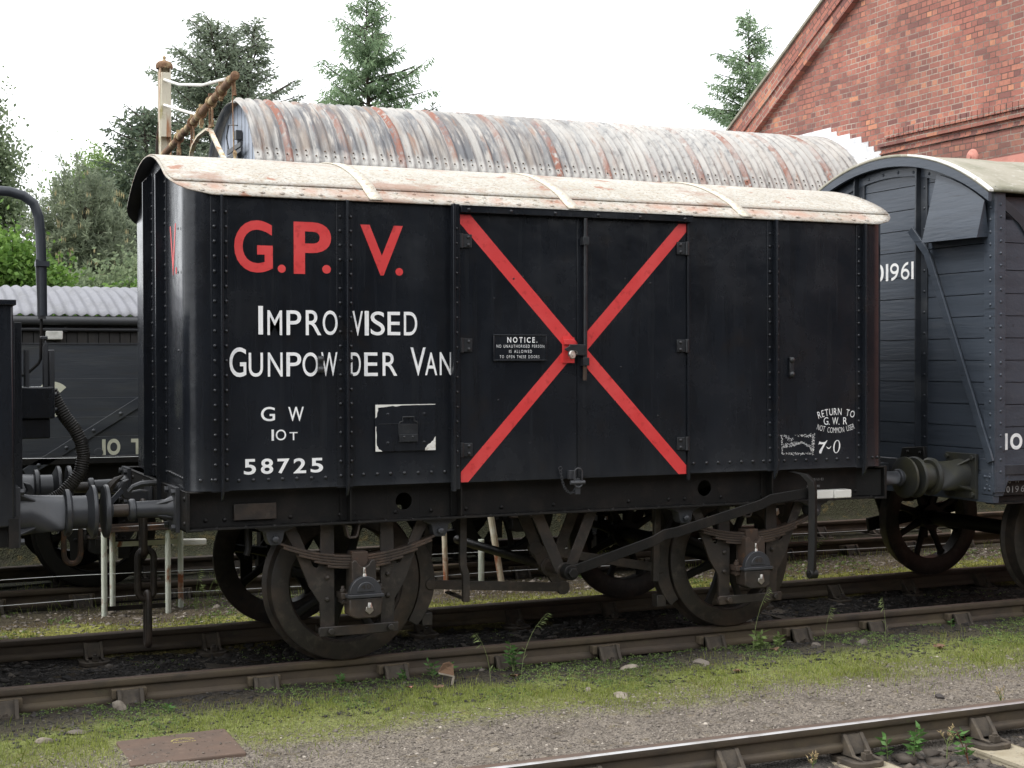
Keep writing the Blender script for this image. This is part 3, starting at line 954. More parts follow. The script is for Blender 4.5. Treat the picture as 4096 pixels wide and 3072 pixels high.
def body():
    rc = 0.12
    plan = []
    for cx, cy, a0 in ((X1 - rc, YN + rc, -90), (X1 - rc, YF - rc, 0), (X0 + rc, YF - rc, 90), (X0 + rc, YN + rc, 180)):
        for i in range(9):
            a = R(a0 + 90 * i / 8)
            plan.append((cx + rc * math.cos(a), cy + rc * math.sin(a)))
    # add points along straight ends so the gables follow the roof
    out = []
    n = len(plan)
    for i in range(n):
        p, q = plan[i], plan[(i + 1) % n]
        out.append(p)
        if abs(p[0] - q[0]) < 1e-6 and abs(p[1] - q[1]) > .5:
            for k in range(1, 16):
                out.append((p[0], p[1] + (q[1] - p[1]) * k / 16))
        elif abs(p[0] - q[0]) > 1:
            for k in range(1, 40):
                out.append((p[0] + (q[0] - p[0]) * k / 40, p[1]))
    m = MB()
    n = len(out)
    lv = [1.103, 1.148, 1.4, 1.8, 2.2, 2.6]
    v = []
    for z in lv:
        fl = .007 if z < 1.11 else 0.0          # the sheets flare a little at the bottom edge
        v += [(x, y - fl if y < 0 else y + fl, z) for x, y in out]
    v += [(x, y, zroof(y) - .004) for x, y in out]
    f = []
    for k in range(len(lv)):
        for i in range(n):
            j = (i + 1) % n
            f.append((k * n + i, k * n + j, k * n + n + j, k * n + n + i))
    f.append(tuple(reversed(range(n))))
    m.add(v, f)
    m.v = [(skx(x, y), y, z) for x, y, z in m.v]
    # bottom row of rivets, round corners and end rows
    for xs, z in (((.40, .467), 1.165), ((.618, .702, .791, .873, .958, 1.046, 1.131), 1.158), ((1.362, 1.448, 1.531, 1.619, 1.706, 1.791, 1.878), 1.168),
                  ((3.62, 3.72, 3.81, 3.90, 3.99, 4.08, 4.165), 1.165), ((4.33, 4.42, 4.505, 4.585, 4.675, 4.76, 4.85), 1.162), ((5.06, 5.10), 1.165)):
        wall_rivets(m, [(x, YN, z) for x in xs], (0, -1, 0))
    for k in range(20):
        m.dome((skx(X0, YN + .13 + k * .085), YN + .13 + k * .085, 1.17), (-1, 0, 0), .0115)
    for z in (1.45, 1.9, 2.35, 2.6):
        m.dome((X0, -.24, z), (-1, 0, 0), .009)
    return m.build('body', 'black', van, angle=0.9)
bd = body()

def rib(x, both=True):
    m = MB()
    m.box(x - .058, x + .04, YN - .006, YN + .002, 1.095, zroof(YN) - .01)
    m.prism([(x - .006, YN - .006, zroof(YN) - .012), (x - .006, YN - .045, zroof(YN) - .02), (x - .006, YN - .045, 1.14), (x - .006, YN - .04, 1.09), (x - .006, YN - .02, 1.052), (x - .006, YN - .002, 1.04), (x - .006, YN - .002, 1.09)], (.012, 0, 0))
    z = 1.165
    while z < 2.72:
        m.dome((x - .036, YN - .006, z), (0, -1, 0), .0115)
        if both:
            m.dome((x + .028, YN - .006, z), (0, -1, 0), .0115)
        z += .0845
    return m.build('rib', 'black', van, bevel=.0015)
rib(.521); rib(1.259); rib(4.247); rib(4.975)

def end_post(y, dep=.062):
    m = MB()
    zt = zroof(y) - .05
    X0 = skx(.318, y)
    m.box(X0 - .008, X0 + .002, y - .06, y + .06, .9, zt)
    m.prism([(X0 - .006, y - .008, zt), (X0 - dep, y - .008, zt - .06), (X0 - dep, y - .008, .93), (X0 - .006, y - .008, .9)], (0, .016, 0))
    z = 1.0
    while z < zt - .06:
        m.dome((X0 - .008, y - .036, z), (-1, 0, 0), .0115)
        m.dome((X0 - .008, y + .036, z + .01), (-1, 0, 0), .0115)
        z += .084
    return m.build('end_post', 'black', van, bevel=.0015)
for y in (.36, .98): end_post(y)

def roof():
    xa, xb, ya, yb, rc = .235, 5.325, -.447, 1.952, .26
    def inset(y):
        d = min(y - ya, yb - y)
        if d >= rc: return 0.0
        return rc - math.sqrt(max(0, rc * rc - (rc - d) ** 2))
    def sheet(y0, y1, dz, x0=0.0, nv=40, wob=0.0):
        def fn(s, t):
            y = y0 + (y1 - y0) * t
            i = inset(y)
            x = (xa + x0 + i) + (xb - xa - 2 * x0 - 2 * i) * s
            x = skx(x, y)
            z = zroof(y) + dz + wob * math.sin(x * 7.3 + y * 3) * (0.6 + 0.4 * math.sin(x * 2.1))
            return (x, y, z)
        m = MB()
        m.grid(fn, 60, nv)
        return m
    m = sheet(ya + .001, yb - .001, 0.0, nv=48)
    # rivet heads along the eaves sheet
    x = .42
    while x < 5.1:
        m.dome((x, -.405 + random.uniform(-.006, .006), zroof(-.405)), (0, -.5, .85), .016, .5, 7)
        if random.random() < .7:
            m.dome((x + .03, -.335, zroof(-.335)), (0, -.45, .9), .014, .45, 7)
        x += .115
    o = m.build('roof', ['roof', 'blackm'], van, angle=.5)
    s = o.modifiers.new('thick', 'SOLIDIFY'); s.thickness = .007; s.offset = -1; s.material_offset = 1
    u = sheet(-.31, 1.815, .0095, .012, nv=40, wob=.0016).build('upper_sheet', 'roof', o)
    s = u.modifiers.new('thick', 'SOLIDIFY'); s.thickness = .006; s.offset = -.9
    for cx in (1.44, 2.745, 4.02):
        b = MB()
        def fn(a, t, cx=cx):
            y = ya - .004 + (yb - ya + .008) * t
            yy = min(max(y, ya), yb)
            return (cx - .04 + .08 * a, y, zroof(yy) + (.0155 if -.31 < y < 1.81 else .0085) + .001)
        b.grid(fn, 1, 60)
        for k in range(9):
            y = -.43 + k * .085
            b.dome((cx, y, zroof(y) + (.0155 if y > -.31 else .0085)), (0, (y - YC) * .45, .9), .013, .5, 7)
        q = b.build('roof_strap', 'strap', o)
        s = q.modifiers.new('thick', 'SOLIDIFY'); s.thickness = .006; s.offset = -.7
    # soffit flange just below the eaves
roof()

# doors
def doors():
    zb, zt, ys = 1.098, 2.735, YN - .007
    for nm, xa, xb, hx in (('L', 1.978, 2.766, 1.978), ('R', 2.769, 3.563, 3.563)):
        d = MB().box(xa, xb, ys, YN + .002, zb, zt)
        if nm == 'R':
            d.box(2.772, 2.835, ys - .004, ys, zb + .01, zt - .02)
        for k in range(5):
            d.dome((xa + random.uniform(.2, .6), ys, random.uniform(1.3, 2.5)), (0, -1, 0), .007, .4)
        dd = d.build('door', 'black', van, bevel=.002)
        # red cross: each door carries half of it
        st = MB()
        yy = ys - .001
        mid = 2.7665
        if nm == 'L':
            A = [(1.979, 2.735), (2.044, 2.735), (mid, 1.925), (mid, 1.845), (2.7665, 1.845), (1.979, 2.673)]
            B = [(1.979, 1.163), (1.979, 1.1), (2.027, 1.1), (mid, 1.855), (mid, 1.93), (mid - .01, 1.94)]
            A = [(1.979, 2.728), (2.046, 2.728), (mid, 1.957), (mid, 1.87), (2.70, 1.905), (1.979, 2.673)]
            B = [(1.979, 1.162), (1.979, 1.1), (2.027, 1.1), (2.735, 1.862), (2.76, 1.895), (2.70, 1.93)]
        else:
            A = [(mid + .004, 1.945), (3.505, 2.728), (3.563, 2.728), (3.563, 2.674), (2.80, 1.865), (mid + .004, 1.9)]
            B = [(mid + .004, 1.935), (3.562, 1.155), (3.562, 1.1), (3.502, 1.1), (2.79, 1.862), (mid + .004, 1.885)]
            A = [(mid + .004, 1.95), (3.508, 2.728), (3.563, 2.728), (3.563, 2.676), (2.835, 1.90), (mid + .004, 1.87)]
            B = [(mid + .004, 1.955), (2.835, 1.915), (3.561, 1.156), (3.561, 1.1), (3.503, 1.1), (2.83, 1.80), (mid + .004, 1.872)]
        for e_, P in ((0, A), (.0007, B)):
            st.prism([(x, yy - e_, z) for x, z in P], (0, .0025, 0))
        if nm == 'L':
            st.box(2.665, 2.745, yy - .012, yy, 1.825, 1.985)
        st.build('cross_stripe', 'red', dd, smooth=False)
        if nm == 'L':
            MB().box(2.668, 2.742, yy - .026, yy - .012, 1.94, 1.972).build('lock_keep', 'red', dd, bevel=.002)
        for z in (2.568, 1.934, 1.298):
            h = MB()
            s = 1 if nm == 'L' else -1
            h.box(min(hx - s * .012, hx + s * .074), max(hx - s * .012, hx + s * .074), ys - .014, ys, z - .04, z + .04)
            h.cyl((hx + s * .002, ys - .016, z - .044), (hx + s * .002, ys - .016, z + .044), .013, n=12)
            for dz in (-.024, .022):
                h.dome((hx + s * .05, ys - .014, z + dz), (0, -1, 0), .012)
            h.build('hinge', 'iron', dd, bevel=.002)
        if nm == 'R':
            rod = MB()
            rod.cyl((2.815, ys - .03, 2.735), (2.812, ys - .03, 1.80), .0125, n=14)
            for z in (2.59, 1.832):
                rod.box(2.79, 2.832, ys - .05, ys, z - .024, z + .026)
            ro = rod.build('locking_rod', 'iron', dd, bevel=.002)
            MB().cyl((2.811, ys - .028, 1.81), (2.809, ys - .028, 1.715), .0125, n=12).build('rod_tip', 'rusty', ro)
            c = MB()
            c.prism([(2.81, ys - .045, 1.94), (2.70, ys - .045, 1.942), (2.692, ys - .045, 1.928), (2.662, ys - .045, 1.913), (2.668, ys - .045, 1.905), (2.70, ys - .045, 1.892), (2.705, ys - .045, 1.874), (2.81, ys - .045, 1.872)], (0, .012, 0))
            c.build('hasp', 'iron', ro, bevel=.002)
doors()

fr = MB()
fr.box(1.925, 1.968, YN - .03, YN + .002, 1.06, zroof(YN) - .012)
fr.box(1.915, 1.93, YN - .06, YN, 1.05, zroof(YN) - .012)
z = 1.2
while z < 2.7:
    fr.dome((1.948, YN - .03, z), (0, -1, 0), .009); z += .09
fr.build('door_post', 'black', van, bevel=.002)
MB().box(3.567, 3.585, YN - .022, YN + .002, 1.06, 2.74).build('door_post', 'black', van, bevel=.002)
tr = MB().box(1.972, 3.59, YN - .05, YN, 2.738, 2.775)
tr.box(1.972, 3.59, YN - .055, YN, 2.775, 2.781)
for x in (2.02, 2.3, 2.6, 2.9, 3.2, 3.53):
    tr.dome((x, YN - .05, 2.755), (0, -1, 0), .012)
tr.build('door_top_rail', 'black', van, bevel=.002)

def latch():
    y = YN - .02
    m = MB()
    m.box(2.70, 2.745, y - .02, y + .02, 1.095, 1.15)
    m.cyl((2.70, y - .03, 1.075), (2.80, y - .03, 1.075), .014, n=10)
    m.box(2.735, 2.77, y - .03, y - .022, 1.0, 1.1)
    l = m.build('bottom_latch', 'greyiron', van, bevel=.002)
    h = MB()
    h.tube(link_pts((2.752, y - .036, 1.105), .12, .027), .0045, 6, closed=True)
    h.build('hasp_ring', 'greyiron', l)
    c = MB()
    P = [(2.64, 1.155), (2.648, 1.115), (2.655, 1.08), (2.665, 1.05), (2.682, 1.025), (2.705, 1.008), (2.73, 1.01), (2.748, 1.045)]
    for i in range(len(P) - 1):
        for k in range(2):
            a = Vector((P[i][0], y - .01, P[i][1])).lerp(Vector((P[i + 1][0], y - .01, P[i + 1][1])), k / 2)
            b = Vector((P[i][0], y - .01, P[i][1])).lerp(Vector((P[i + 1][0], y - .01, P[i + 1][1])), (k + 1) / 2 + .12)
            d = (b - a); s = (Vector((0, 1, 0)) if k else d.cross(Vector((0, 1, 0))).normalized()) * .006
            c.tube([a - s * .3, a + s, b + s, b + s * .3, b - s, a - s], .0024, 5, closed=True)
    c.tube([(2.64 + .012 * math.cos(t), y - .01, 1.165 + .012 * math.sin(t)) for t in [k * math.pi / 4 for k in range(8)]], .003, 5, closed=True)
    c.build('chain', 'greyiron', l)
latch()

# label clip box
def label_box():
    m = MB()
    y = YN
    m.box(1.432, 1.812, y - .016, y + .002, 1.302, 1.58)
    m.box(1.45, 1.795, y - .0185, y - .016, 1.464, 1.466)
    for x, z in ((1.51, 1.52), (1.74, 1.52), (1.51, 1.35), (1.74, 1.35)):
        m.dome((x, y - .016, z), (0, -1, 0), .011, .3)
    b = m.build('label_board', 'black', van, bevel=.003)
    c = MB()
    c.box(1.578, 1.695, y - .03, y - .016, 1.357, 1.40)
    c.box(1.575, 1.698, y - .022, y - .016, 1.395, 1.462)
    c.tube([(1.578, y - .024, 1.465), (1.585, y - .026, 1.476), (1.6, y - .026, 1.48), (1.6, y - .026, 1.505), (1.672, y - .026, 1.505), (1.672, y - .026, 1.48), (1.688, y - .026, 1.476), (1.695, y - .024, 1.465)], .004, 6)
    for x in (1.607, 1.662):
        c.dome((x, y - .03, 1.385), (0, -1, 0), .008)
    c.build('spring_clip', 'iron', b, bevel=.003)
    ch = MB()
    yy = y - .0172
    def patch(P):
        ch.add([(x, yy, z) for x, z in P], [tuple(range(len(P)))])
    patch([(1.812, 1.302), (1.812, 1.385), (1.806, 1.378), (1.797, 1.36), (1.787, 1.355), (1.78, 1.345), (1.768, 1.34), (1.757, 1.331), (1.752, 1.32), (1.745, 1.317), (1.745, 1.302)])
    patch([(1.432, 1.302), (1.475, 1.302), (1.462, 1.312), (1.452, 1.316), (1.447, 1.33), (1.441, 1.338), (1.438, 1.36), (1.44, 1.40), (1.436, 1.43), (1.438, 1.45), (1.432, 1.45)])
    patch([(1.432, 1.58), (1.432, 1.50), (1.441, 1.507), (1.443, 1.53), (1.449, 1.545), (1.448, 1.562), (1.50, 1.566), (1.54, 1.572), (1.56, 1.568), (1.60, 1.574), (1.69, 1.575), (1.81, 1.576), (1.812, 1.58)])
    ch.build('chipped_paint', 'whitewood', b, smooth=False)
label_box()

def cleat(x, z0, z1):
    m = MB()
    m.box(x - .017, x + .017, YN - .018, YN, z0 - .02, z1 + .02)
    for z in (z0, z1):
        m.dome((x, YN - .018, z), (0, -1, 0), .021, .8, 10)
    m.build('lamp_cleat', 'iron', van, bevel=.004)
cleat(4.379, 1.745, 1.842); cleat(1.1, 1.79, 1.85)

# lettering -----------------------------------------------------------
PL = Plane((0, YN - .0018, 0), (1, 0, 0))
PR = Plane((0, YN - .0075, 0), (1, 0, 0))       # over the rib straps
def lettering(lst, mt, bold, label, pl=PL):
    m = MB()
    for ch, a, b, c, d in lst:
        letter(m, pl, ch, a, b, c, d, bold)
    return m.build('lettering', mt, van, smooth=False, label=label)
lettering([('G', 0.598, 0.822, 2.347, 2.646), ('.', 0.850, 0.898, 2.349, 2.396), ('P', 0.945, 1.170, 2.345, 2.647), ('.', 1.115, 1.168, 2.350, 2.401), ('V', 1.348, 1.614, 2.347, 2.645), ('.', 1.566, 1.614, 2.348, 2.394)], 'red', .022, 'large red initials G.P.V.')
lettering([('I', 0.734, 0.761, 1.992, 2.156), ('M', 0.787, 0.873, 1.989, 2.132), ('P', 0.899, 0.986, 1.990, 2.133), ('R', 1.013, 1.106, 1.990, 2.135), ('O', 1.115, 1.205, 1.991, 2.135), ('V', 1.296, 1.36, 1.988, 2.134), ('I', 1.371, 1.397, 1.990, 2.135), ('S', 1.408, 1.496, 1.991, 2.133), ('E', 1.513, 1.593, 1.993, 2.132), ('D', 1.616, 1.701, 1.992, 2.133)], 'white', .004, 'white words IMPROVISED', PR)
lettering([('G', 0.566, 0.663, 1.749, 1.918), ('U', 0.677, 0.760, 1.750, 1.888), ('N', 0.788, 0.875, 1.750, 1.889), ('P', 0.897, 0.985, 1.751, 1.890), ('O', 0.993, 1.088, 1.750, 1.890), ('W', 1.105, 1.203, 1.751, 1.891), ('D', 1.285, 1.346, 1.752, 1.890), ('E', 1.367, 1.451, 1.750, 1.890), ('R', 1.481, 1.574, 1.751, 1.890), ('V', 1.657, 1.754, 1.751, 1.920), ('A', 1.750, 1.828, 1.753, 1.890), ('N', 1.844, 1.922, 1.753, 1.892)], 'white', .004, 'white words GUNPOWDER VAN', PR)
lettering([('G', 0.748, 0.830, 1.494, 1.576), ('W', 0.908, 1.001, 1.491, 1.574)], 'white', .008, 'white initials G W')
lettering([('I', 0.809, 0.823, 1.381, 1.445), ('O', 0.834, 0.895, 1.382, 1.444), ('T', 0.915, 0.963, 1.381, 1.428)], 'white', .004, 'white load mark 10T')
lettering([('5', 0.647, 0.717, 1.189, 1.279), ('8', 0.746, 0.818, 1.190, 1.279), ('7', 0.843, 0.914, 1.190, 1.276), ('2', 0.938, 1.013, 1.188, 1.276), ('5', 1.040, 1.115, 1.189, 1.274)], 'white', .02, 'white running number 58725')
m = MB()
arc_text(m, PL, 'RETURN TO', 4.753, 1.464, .46, .148, .047, True, .0)
for ch, a, b, c, d in [('G', 4.649, 4.687, 1.398, 1.450), ('.', 4.691, 4.699, 1.398, 1.405), ('W', 4.720, 4.770, 1.398, 1.448), ('.', 4.772, 4.780, 1.397, 1.404), ('R', 4.811, 4.844, 1.398, 1.447)]:
    letter(m, PL, ch, a, b, c, d, .0)
arc_text(m, PL, 'NOT COMMON USER', 4.75, 1.341, .47, .162, .037, False, -.012)
m.build('lettering', 'white', van, smooth=False, label='small white return instruction')
m = MB()
def ell(cx, cz, a, b, th, sh=.12, n=28):
    o, i_ = [], []
    for k in range(n):
        t = 2 * math.pi * k / n
        z = b * math.sin(t)
        o.append(PL(cx + a * math.cos(t) + sh * z, cz + z))
        ax = a - th * (0.55 + .45 * abs(math.cos(t)))
        z2 = (b - th * .45) * math.sin(t)
        i_.append(PL(cx + ax * math.cos(t) + sh * z2, cz + z2))
    return o, i_
o, i_ = ell(4.757, 1.247, .029, .045, .011)
n = len(o)
m.add(o + i_, [(k, (k + 1) % n, n + (k + 1) % n, n + k) for k in range(n)])
m.add([PL(a, b) for a, b in [(4.605, 1.262), (4.616, 1.288), (4.622, 1.281), (4.645, 1.279), (4.66, 1.281), (4.676, 1.293), (4.68, 1.291), (4.664, 1.268), (4.643, 1.235), (4.634, 1.215), (4.63, 1.205), (4.615, 1.203), (4.611, 1.214),
      (4.617, 1.228), (4.635, 1.25), (4.646, 1.266), (4.63, 1.266), (4.614, 1.268)]], [tuple(range(18))])
m.add([PL(a, b) for a, b in [(4.668, 1.25), (4.676, 1.247), (4.688, 1.24), (4.697, 1.241), (4.706, 1.25), (4.712, 1.252), (4.703, 1.238), (4.692, 1.232), (4.68, 1.236)]], [tuple(range(9))])
m.build('lettering', 'white', van, smooth=False, label='white sloping tare figures 7-0')
m = MB()
rs = random.Random(5)
def scuff(x0, z0, x1, z1, n, w_):
    for _ in range(n):
        t = rs.random()
        x, z = x0 + (x1 - x0) * t + rs.gauss(0, w_), z0 + (z1 - z0) * t + rs.gauss(0, w_)
        a, b = rs.uniform(.001, .0045), rs.uniform(.0007, .002)
        k = rs.uniform(-.8, .8)
        m.add([PL(x - a, z - b - k * a * .5), PL(x + a * .4, z - b), PL(x + a, z + b + k * a * .5), PL(x - a * .5, z + b)], [(0, 1, 2, 3)])
scuff(4.308, 1.335, 4.312, 1.208, 60, .004); scuff(4.565, 1.337, 4.56, 1.205, 120, .006); scuff(4.31, 1.21, 4.56, 1.205, 110, .004)
scuff(4.325, 1.33, 4.40, 1.298, 60, .006); scuff(4.32, 1.268, 4.47, 1.28, 90, .005); scuff(4.4, 1.26, 4.47, 1.286, 60, .003)
scuff(4.47, 1.286, 4.54, 1.25, 80, .003); scuff(4.54, 1.25, 4.55, 1.22, 40, .003); scuff(4.43, 1.33, 4.56, 1.325, 70, .006); scuff(4.31, 1.255, 4.41, 1.262, 40, .004)
m.build('worn_marking', 'white', van, smooth=False, label='worn scuffed white rectangle')
# end lettering: only its last letter shows round the corner
m = MB()
PE = Plane((skx(X0, 0) - .0018, 0, 0), (-.046, -1, 0))
for ch, a, b, c, d in [('V', -.155, .10, 2.347, 2.645), ('.', .075, .12, 2.347, 2.39)]:
    letter(m, PE, ch, a, b, c, d, .0)
m.build('lettering', 'red', van, smooth=False, label='red letter V on the van end')

# notice plate
m = MB()
m.box(2.192, 2.553, YN - .02, YN - .005, 1.838, 2.001)
for a in ((2.192, 2.553, 1.838, 1.846), (2.192, 2.553, 1.993, 2.001), (2.192, 2.2, 1.846, 1.993), (2.545, 2.553, 1.846, 1.993)):
    m.box(a[0], a[1], YN - .0245, YN - .02, a[2], a[3])
npl = m.build('notice_plate', 'black', van, bevel=.0025)
m = MB()
PN = Plane((0, YN - .0212, 0), (1, 0, 0))
line_text(m, PN, 'NOTICE.', 2.284, 2.487, 1.951, 1.985, .02, gap=.3)
line_text(m, PN, 'NO UNAUTHORISED PERSON', 2.212, 2.535, 1.920, 1.938, -.006, gap=.26)
line_text(m, PN, 'IS ALLOWED', 2.296, 2.450, 1.888, 1.906, -.006, gap=.3)
line_text(m, PN, 'TO OPEN THESE DOORS', 2.233, 2.501, 1.855, 1.873, -.006, gap=.3)
m.build('lettering', 'white', npl, smooth=False)

# underframe ----------------------------------------------------------
def holed_web(m, y, x0, x1, z0, z1, holes, r=.052, th=.012):
    xs = x0
    h = (z1 - z0) / 2
    for hx in holes + [None]:
        xe = (hx - h) if hx is not None else x1
        m.box(xs, xe, y, y + th, z0, z1)
        if hx is None: break
        zc = (z0 + z1) / 2
        n = 24
        sq, ci = [], []
        for k in range(n):
            a = 2 * math.pi * k / n
            c, s_ = math.cos(a), math.sin(a)
            q = h / max(abs(c), abs(s_))
            sq.append((hx + q * c, zc + q * s_)); ci.append((hx + r * c, zc + r * s_))
        v = [(a, y, b) for a, b in sq] + [(a, y, b) for a, b in ci] + [(a, y + th, b) for a, b in ci]
        f = [(k, (k + 1) % n, n + (k + 1) % n, n + k) for k in range(n)] + [(n + k, n + (k + 1) % n, 2 * n + (k + 1) % n, 2 * n + k) for k in range(n)]
        m.add(v, f)
        xs = hx + h
m = MB()
holed_web(m, -.305, X0 + .02, X1 - .02, .887, 1.09, [1.655, 3.775])
m.box(X0 + .02, X1 - .02, -.388, -.293, .875, .887)
m.box(X0 + .02, X1 - .02, -.388, -.293, 1.09, 1.101)
for x in (1.295, 2.0, 4.26):
    m.box(x - .045, x + .045, -.318, -.305, .889, 1.088)
    m.box(x - .005, x + .005, -.385, -.318, .889, 1.088)
for x in (.45, .56, .95, 1.25, 1.34, 1.6, 1.83, 1.97, 2.06, 2.3, 2.66, 3.2, 3.5, 3.62, 3.9, 4.22, 4.30, 4.9, 5.0, 5.1):
    m.dome((x, -.306, .925), (0, -1, 0), .013)
x = .5
while x < 5.1:
    m.dome((x, -.365, .887), (0, 0, 1), .011); x += .17
m.build('solebar', 'blackm', van, bevel=.0015)
m = MB().box(X0 + .02, X1 - .02, 1.81, 1.893, .875, 1.101)
m.build('solebar', 'blackm', van)
MB().box(.61, .86, -.33, -.318, .92, 1.015).build('number_plate', 'grime', van, bevel=.003)
m = MB()
for xh, s in ((X0, -1), (X1, 1)):
    m = MB()
    xa, xb = sorted((xh, xh - s * .022))
    m.box(xa, xb, -.415, 1.92, .872, 1.102)
    xa, xb = sorted((xh, xh - s * .1))
    m.box(xa, xb, -.413, 1.918, .872, .886)
    m.box(xa, xb, -.413, 1.918, 1.09, 1.1)
    for y in (-.38, -.18, .05, .5, 1.0, 1.4):
        for z in (.92, 1.06):
            m.dome((xh, y, z), (s, 0, 0), .015)
    if s > 0:
        m.prism([(5.0, -.3, .89), (5.165, -.38, .89), (5.165, -.3, .89)], (0, 0, .19))
    m.build('headstock', 'blackm', van, bevel=.003)
# floor underside, middle longitudinals
m = MB()
m.box(X0 + .03, X1 - .03, -.29, 1.8, 1.085, 1.1)
for y in (.45, 1.0):
    m.box(X0 + .03, X1 - .03, y, y + .08, .89, 1.08)
for x in (1.9, 2.753, 3.6):
    m.box(x - .04, x + .04, -.28, 1.79, .9, 1.07)
m.build('underframe', 'blackm', van)
for xa in (1.3665, 4.129):
    wheelset(van, xa, rot=.53 if xa < 2 else .35)
    axleguard(van, xa, -.285)
    axleguard(van, xa, 1.77, mt='blackm')
    spring(van, xa, -.285)
    spring(van, xa, 1.79, mt='blackm')
    axlebox(van, xa + (0.012 if xa < 2 else 0), -.405, mt='grime', yoke='grime' if xa < 2 else 'rusty')
    axlebox(van, xa, 1.77, mt='blackm', mtc='blackm', number='')
    k = MB().box(xa - .25, xa + .245, -.325, -.31, .203, .262)
    k.box(xa - .25, xa - .15, -.31, -.285, .215, .252); k.box(xa + .15, xa + .245, -.31, -.285, .215, .252)
    for s in (-.18, .19):
        k.nut((xa + s, -.325, .235), (0, -1, 0), .022, .022)
    k.build('keep_bar', 'grime', van, bevel=.005)
    b = MB()
    P = [(xa - .135 + dx, dz) for dx, dz in ((0, .876), (.04, .866), (.055, .80), (.065, .79), (.10, .79), (.112, .80), (.125, .866), (.165, .876))]
    b.strip([(x, -.33, z) for x, z in P], .06, .012)
    b.build('spring_stop', 'grime', van, bevel=.002)
# white-painted end of the door bang plate / lamp iron block
m = MB().box(4.60, 4.76, -.385, -.31, .888, .945)
m.box(4.76, 4.905, -.392, -.31, .888, .945)
m.build('brake_rest', 'whitewood', van, bevel=.006)
m = MB()
P_ = Plane((0, -.3065, 0), (1, 0, 0))
line_text(m, P_, '24/10/60-83', 4.61, 4.73, 1.008, 1.026, .02)
line_text(m, P_, 'X-5/8/37-82', 4.59, 4.70, .962, .978, .02)
m.build('lettering', 'faint', van, smooth=False, label='tiny grey dates stencilled on the frame')

# brake gear
m = MB()
m.strip([(2.735, -.345, .49), (3.34, -.40, .672), (3.41, -.405, .708), (3.51, -.41, .722), (4.12, -.455, .878), (4.20, -.46, .912), (4.47, -.475, .942)], .014, .066)
m.cyl((2.755, -.375, .495), (2.755, -.30, .495), .05, n=20)
m.nut((2.755, -.375, .495), (0, -1, 0), .034, .03)
m.build('brake_lever', 'blackm', van, bevel=.003)
m = MB()
m.strip([(4.40, -.385, 1.088), (4.455, -.47, 1.07), (4.485, -.51, 1.02), (4.492, -.515, .96), (4.492, -.515, .62), (4.482, -.515, .40)], .05, .042, (.55, -.83, 0))
m.cyl((4.46, -.515, .40), (4.52, -.515, .40), .032, n=16)
m.build('lever_guard', 'blackm', van, bevel=.004)
for y in (-.275, -.03):
    m = MB()
    m.bar((2.55, y, .89), (2.722, y, .50), .012, .075)
    m.bar((2.955, y, .89), (2.788, y, .50), .012, .075)
    m.cyl((2.755, y - .008, .49), (2.755, y + .008, .49), .058, n=20)
    m.build('v_hanger', 'grime', van, bevel=.002)
MB().cyl((2.755, -.33, .49), (2.755, 1.6, .49), .032, n=16).build('brake_shaft', 'grime', van)
m = MB()
m.bar((2.66, -.02, .62), (2.86, -.02, .345), .03, .085)
m.cyl((2.755, -.05, .49), (2.755, .02, .49), .062, n=18)
for p in ((2.66, .62), (2.86, .345)):
    m.cyl((p[0], -.04, p[1]), (p[0], 0, p[1]), .045, n=16)
m.build('brake_crank', 'grime', van, bevel=.003)
MB().bar((1.93, -.03, .425), (2.90, -.03, .345), .014, .058).build('push_rod', 'grime', van, bevel=.002)
MB().bar((2.62, -.03, .62), (3.62, -.03, .425), .014, .058).build('push_rod', 'grime', van, bevel=.002)
def brake_block(xc, s):
    m = MB()
    n = 10
    inn, out = [], []
    for k in range(n + 1):
        a = R(-33 + 56 * k / n)
        inn.append((xc + s * .484 * math.cos(a), .476 + .484 * math.sin(a)))
        rr = .555 + .03 * math.sin(math.pi * k / n)
        out.append((xc + s * rr * math.cos(a), .476 + rr * math.sin(a)))
    m.prism([(x, -.05, z) for x, z in inn + out[::-1]], (0, .08, 0))
    x0 = xc + s * .51
    m.bar((x0 + s * .03, -.01, .45), (x0 + s * .05, -.01, .9), .02, .06)
    m.box(*sorted((x0 - s * .01, x0 + s * .06)), -.045, .03, .17, .25)
    m.cyl((x0 + s * .045, -.06, .43), (x0 + s * .045, .04, .43), .035, n=12)
    m.build('brake_block', 'grime', van, bevel=.004)
brake_block(1.3665, 1); brake_block(4.129, -1)
m = MB()
m.strip([(2.08, -.2, .89), (2.08, -.2, .56), (2.10, -.2, .50), (2.10, -.2, .33)], .03, .045, (0, 1, 0))
m.strip([(2.10, -.2, .345), (2.10, .12, .345)], .04, .012, (1, 0, 0))
m.build('safety_hanger', 'grime', van, bevel=.003)
m = MB()
m.strip([(3.52, -.12, .89), (3.50, -.12, .36)], .03, .045, (0, 1, 0))
m.build('safety_hanger', 'grime', van, bevel=.003)
MB().tube([(.72, -.2, .88), (.72, -.21, .74), (.71, -.21, .70)], .02, 8).build('drain_pipe', 'blackm', van)

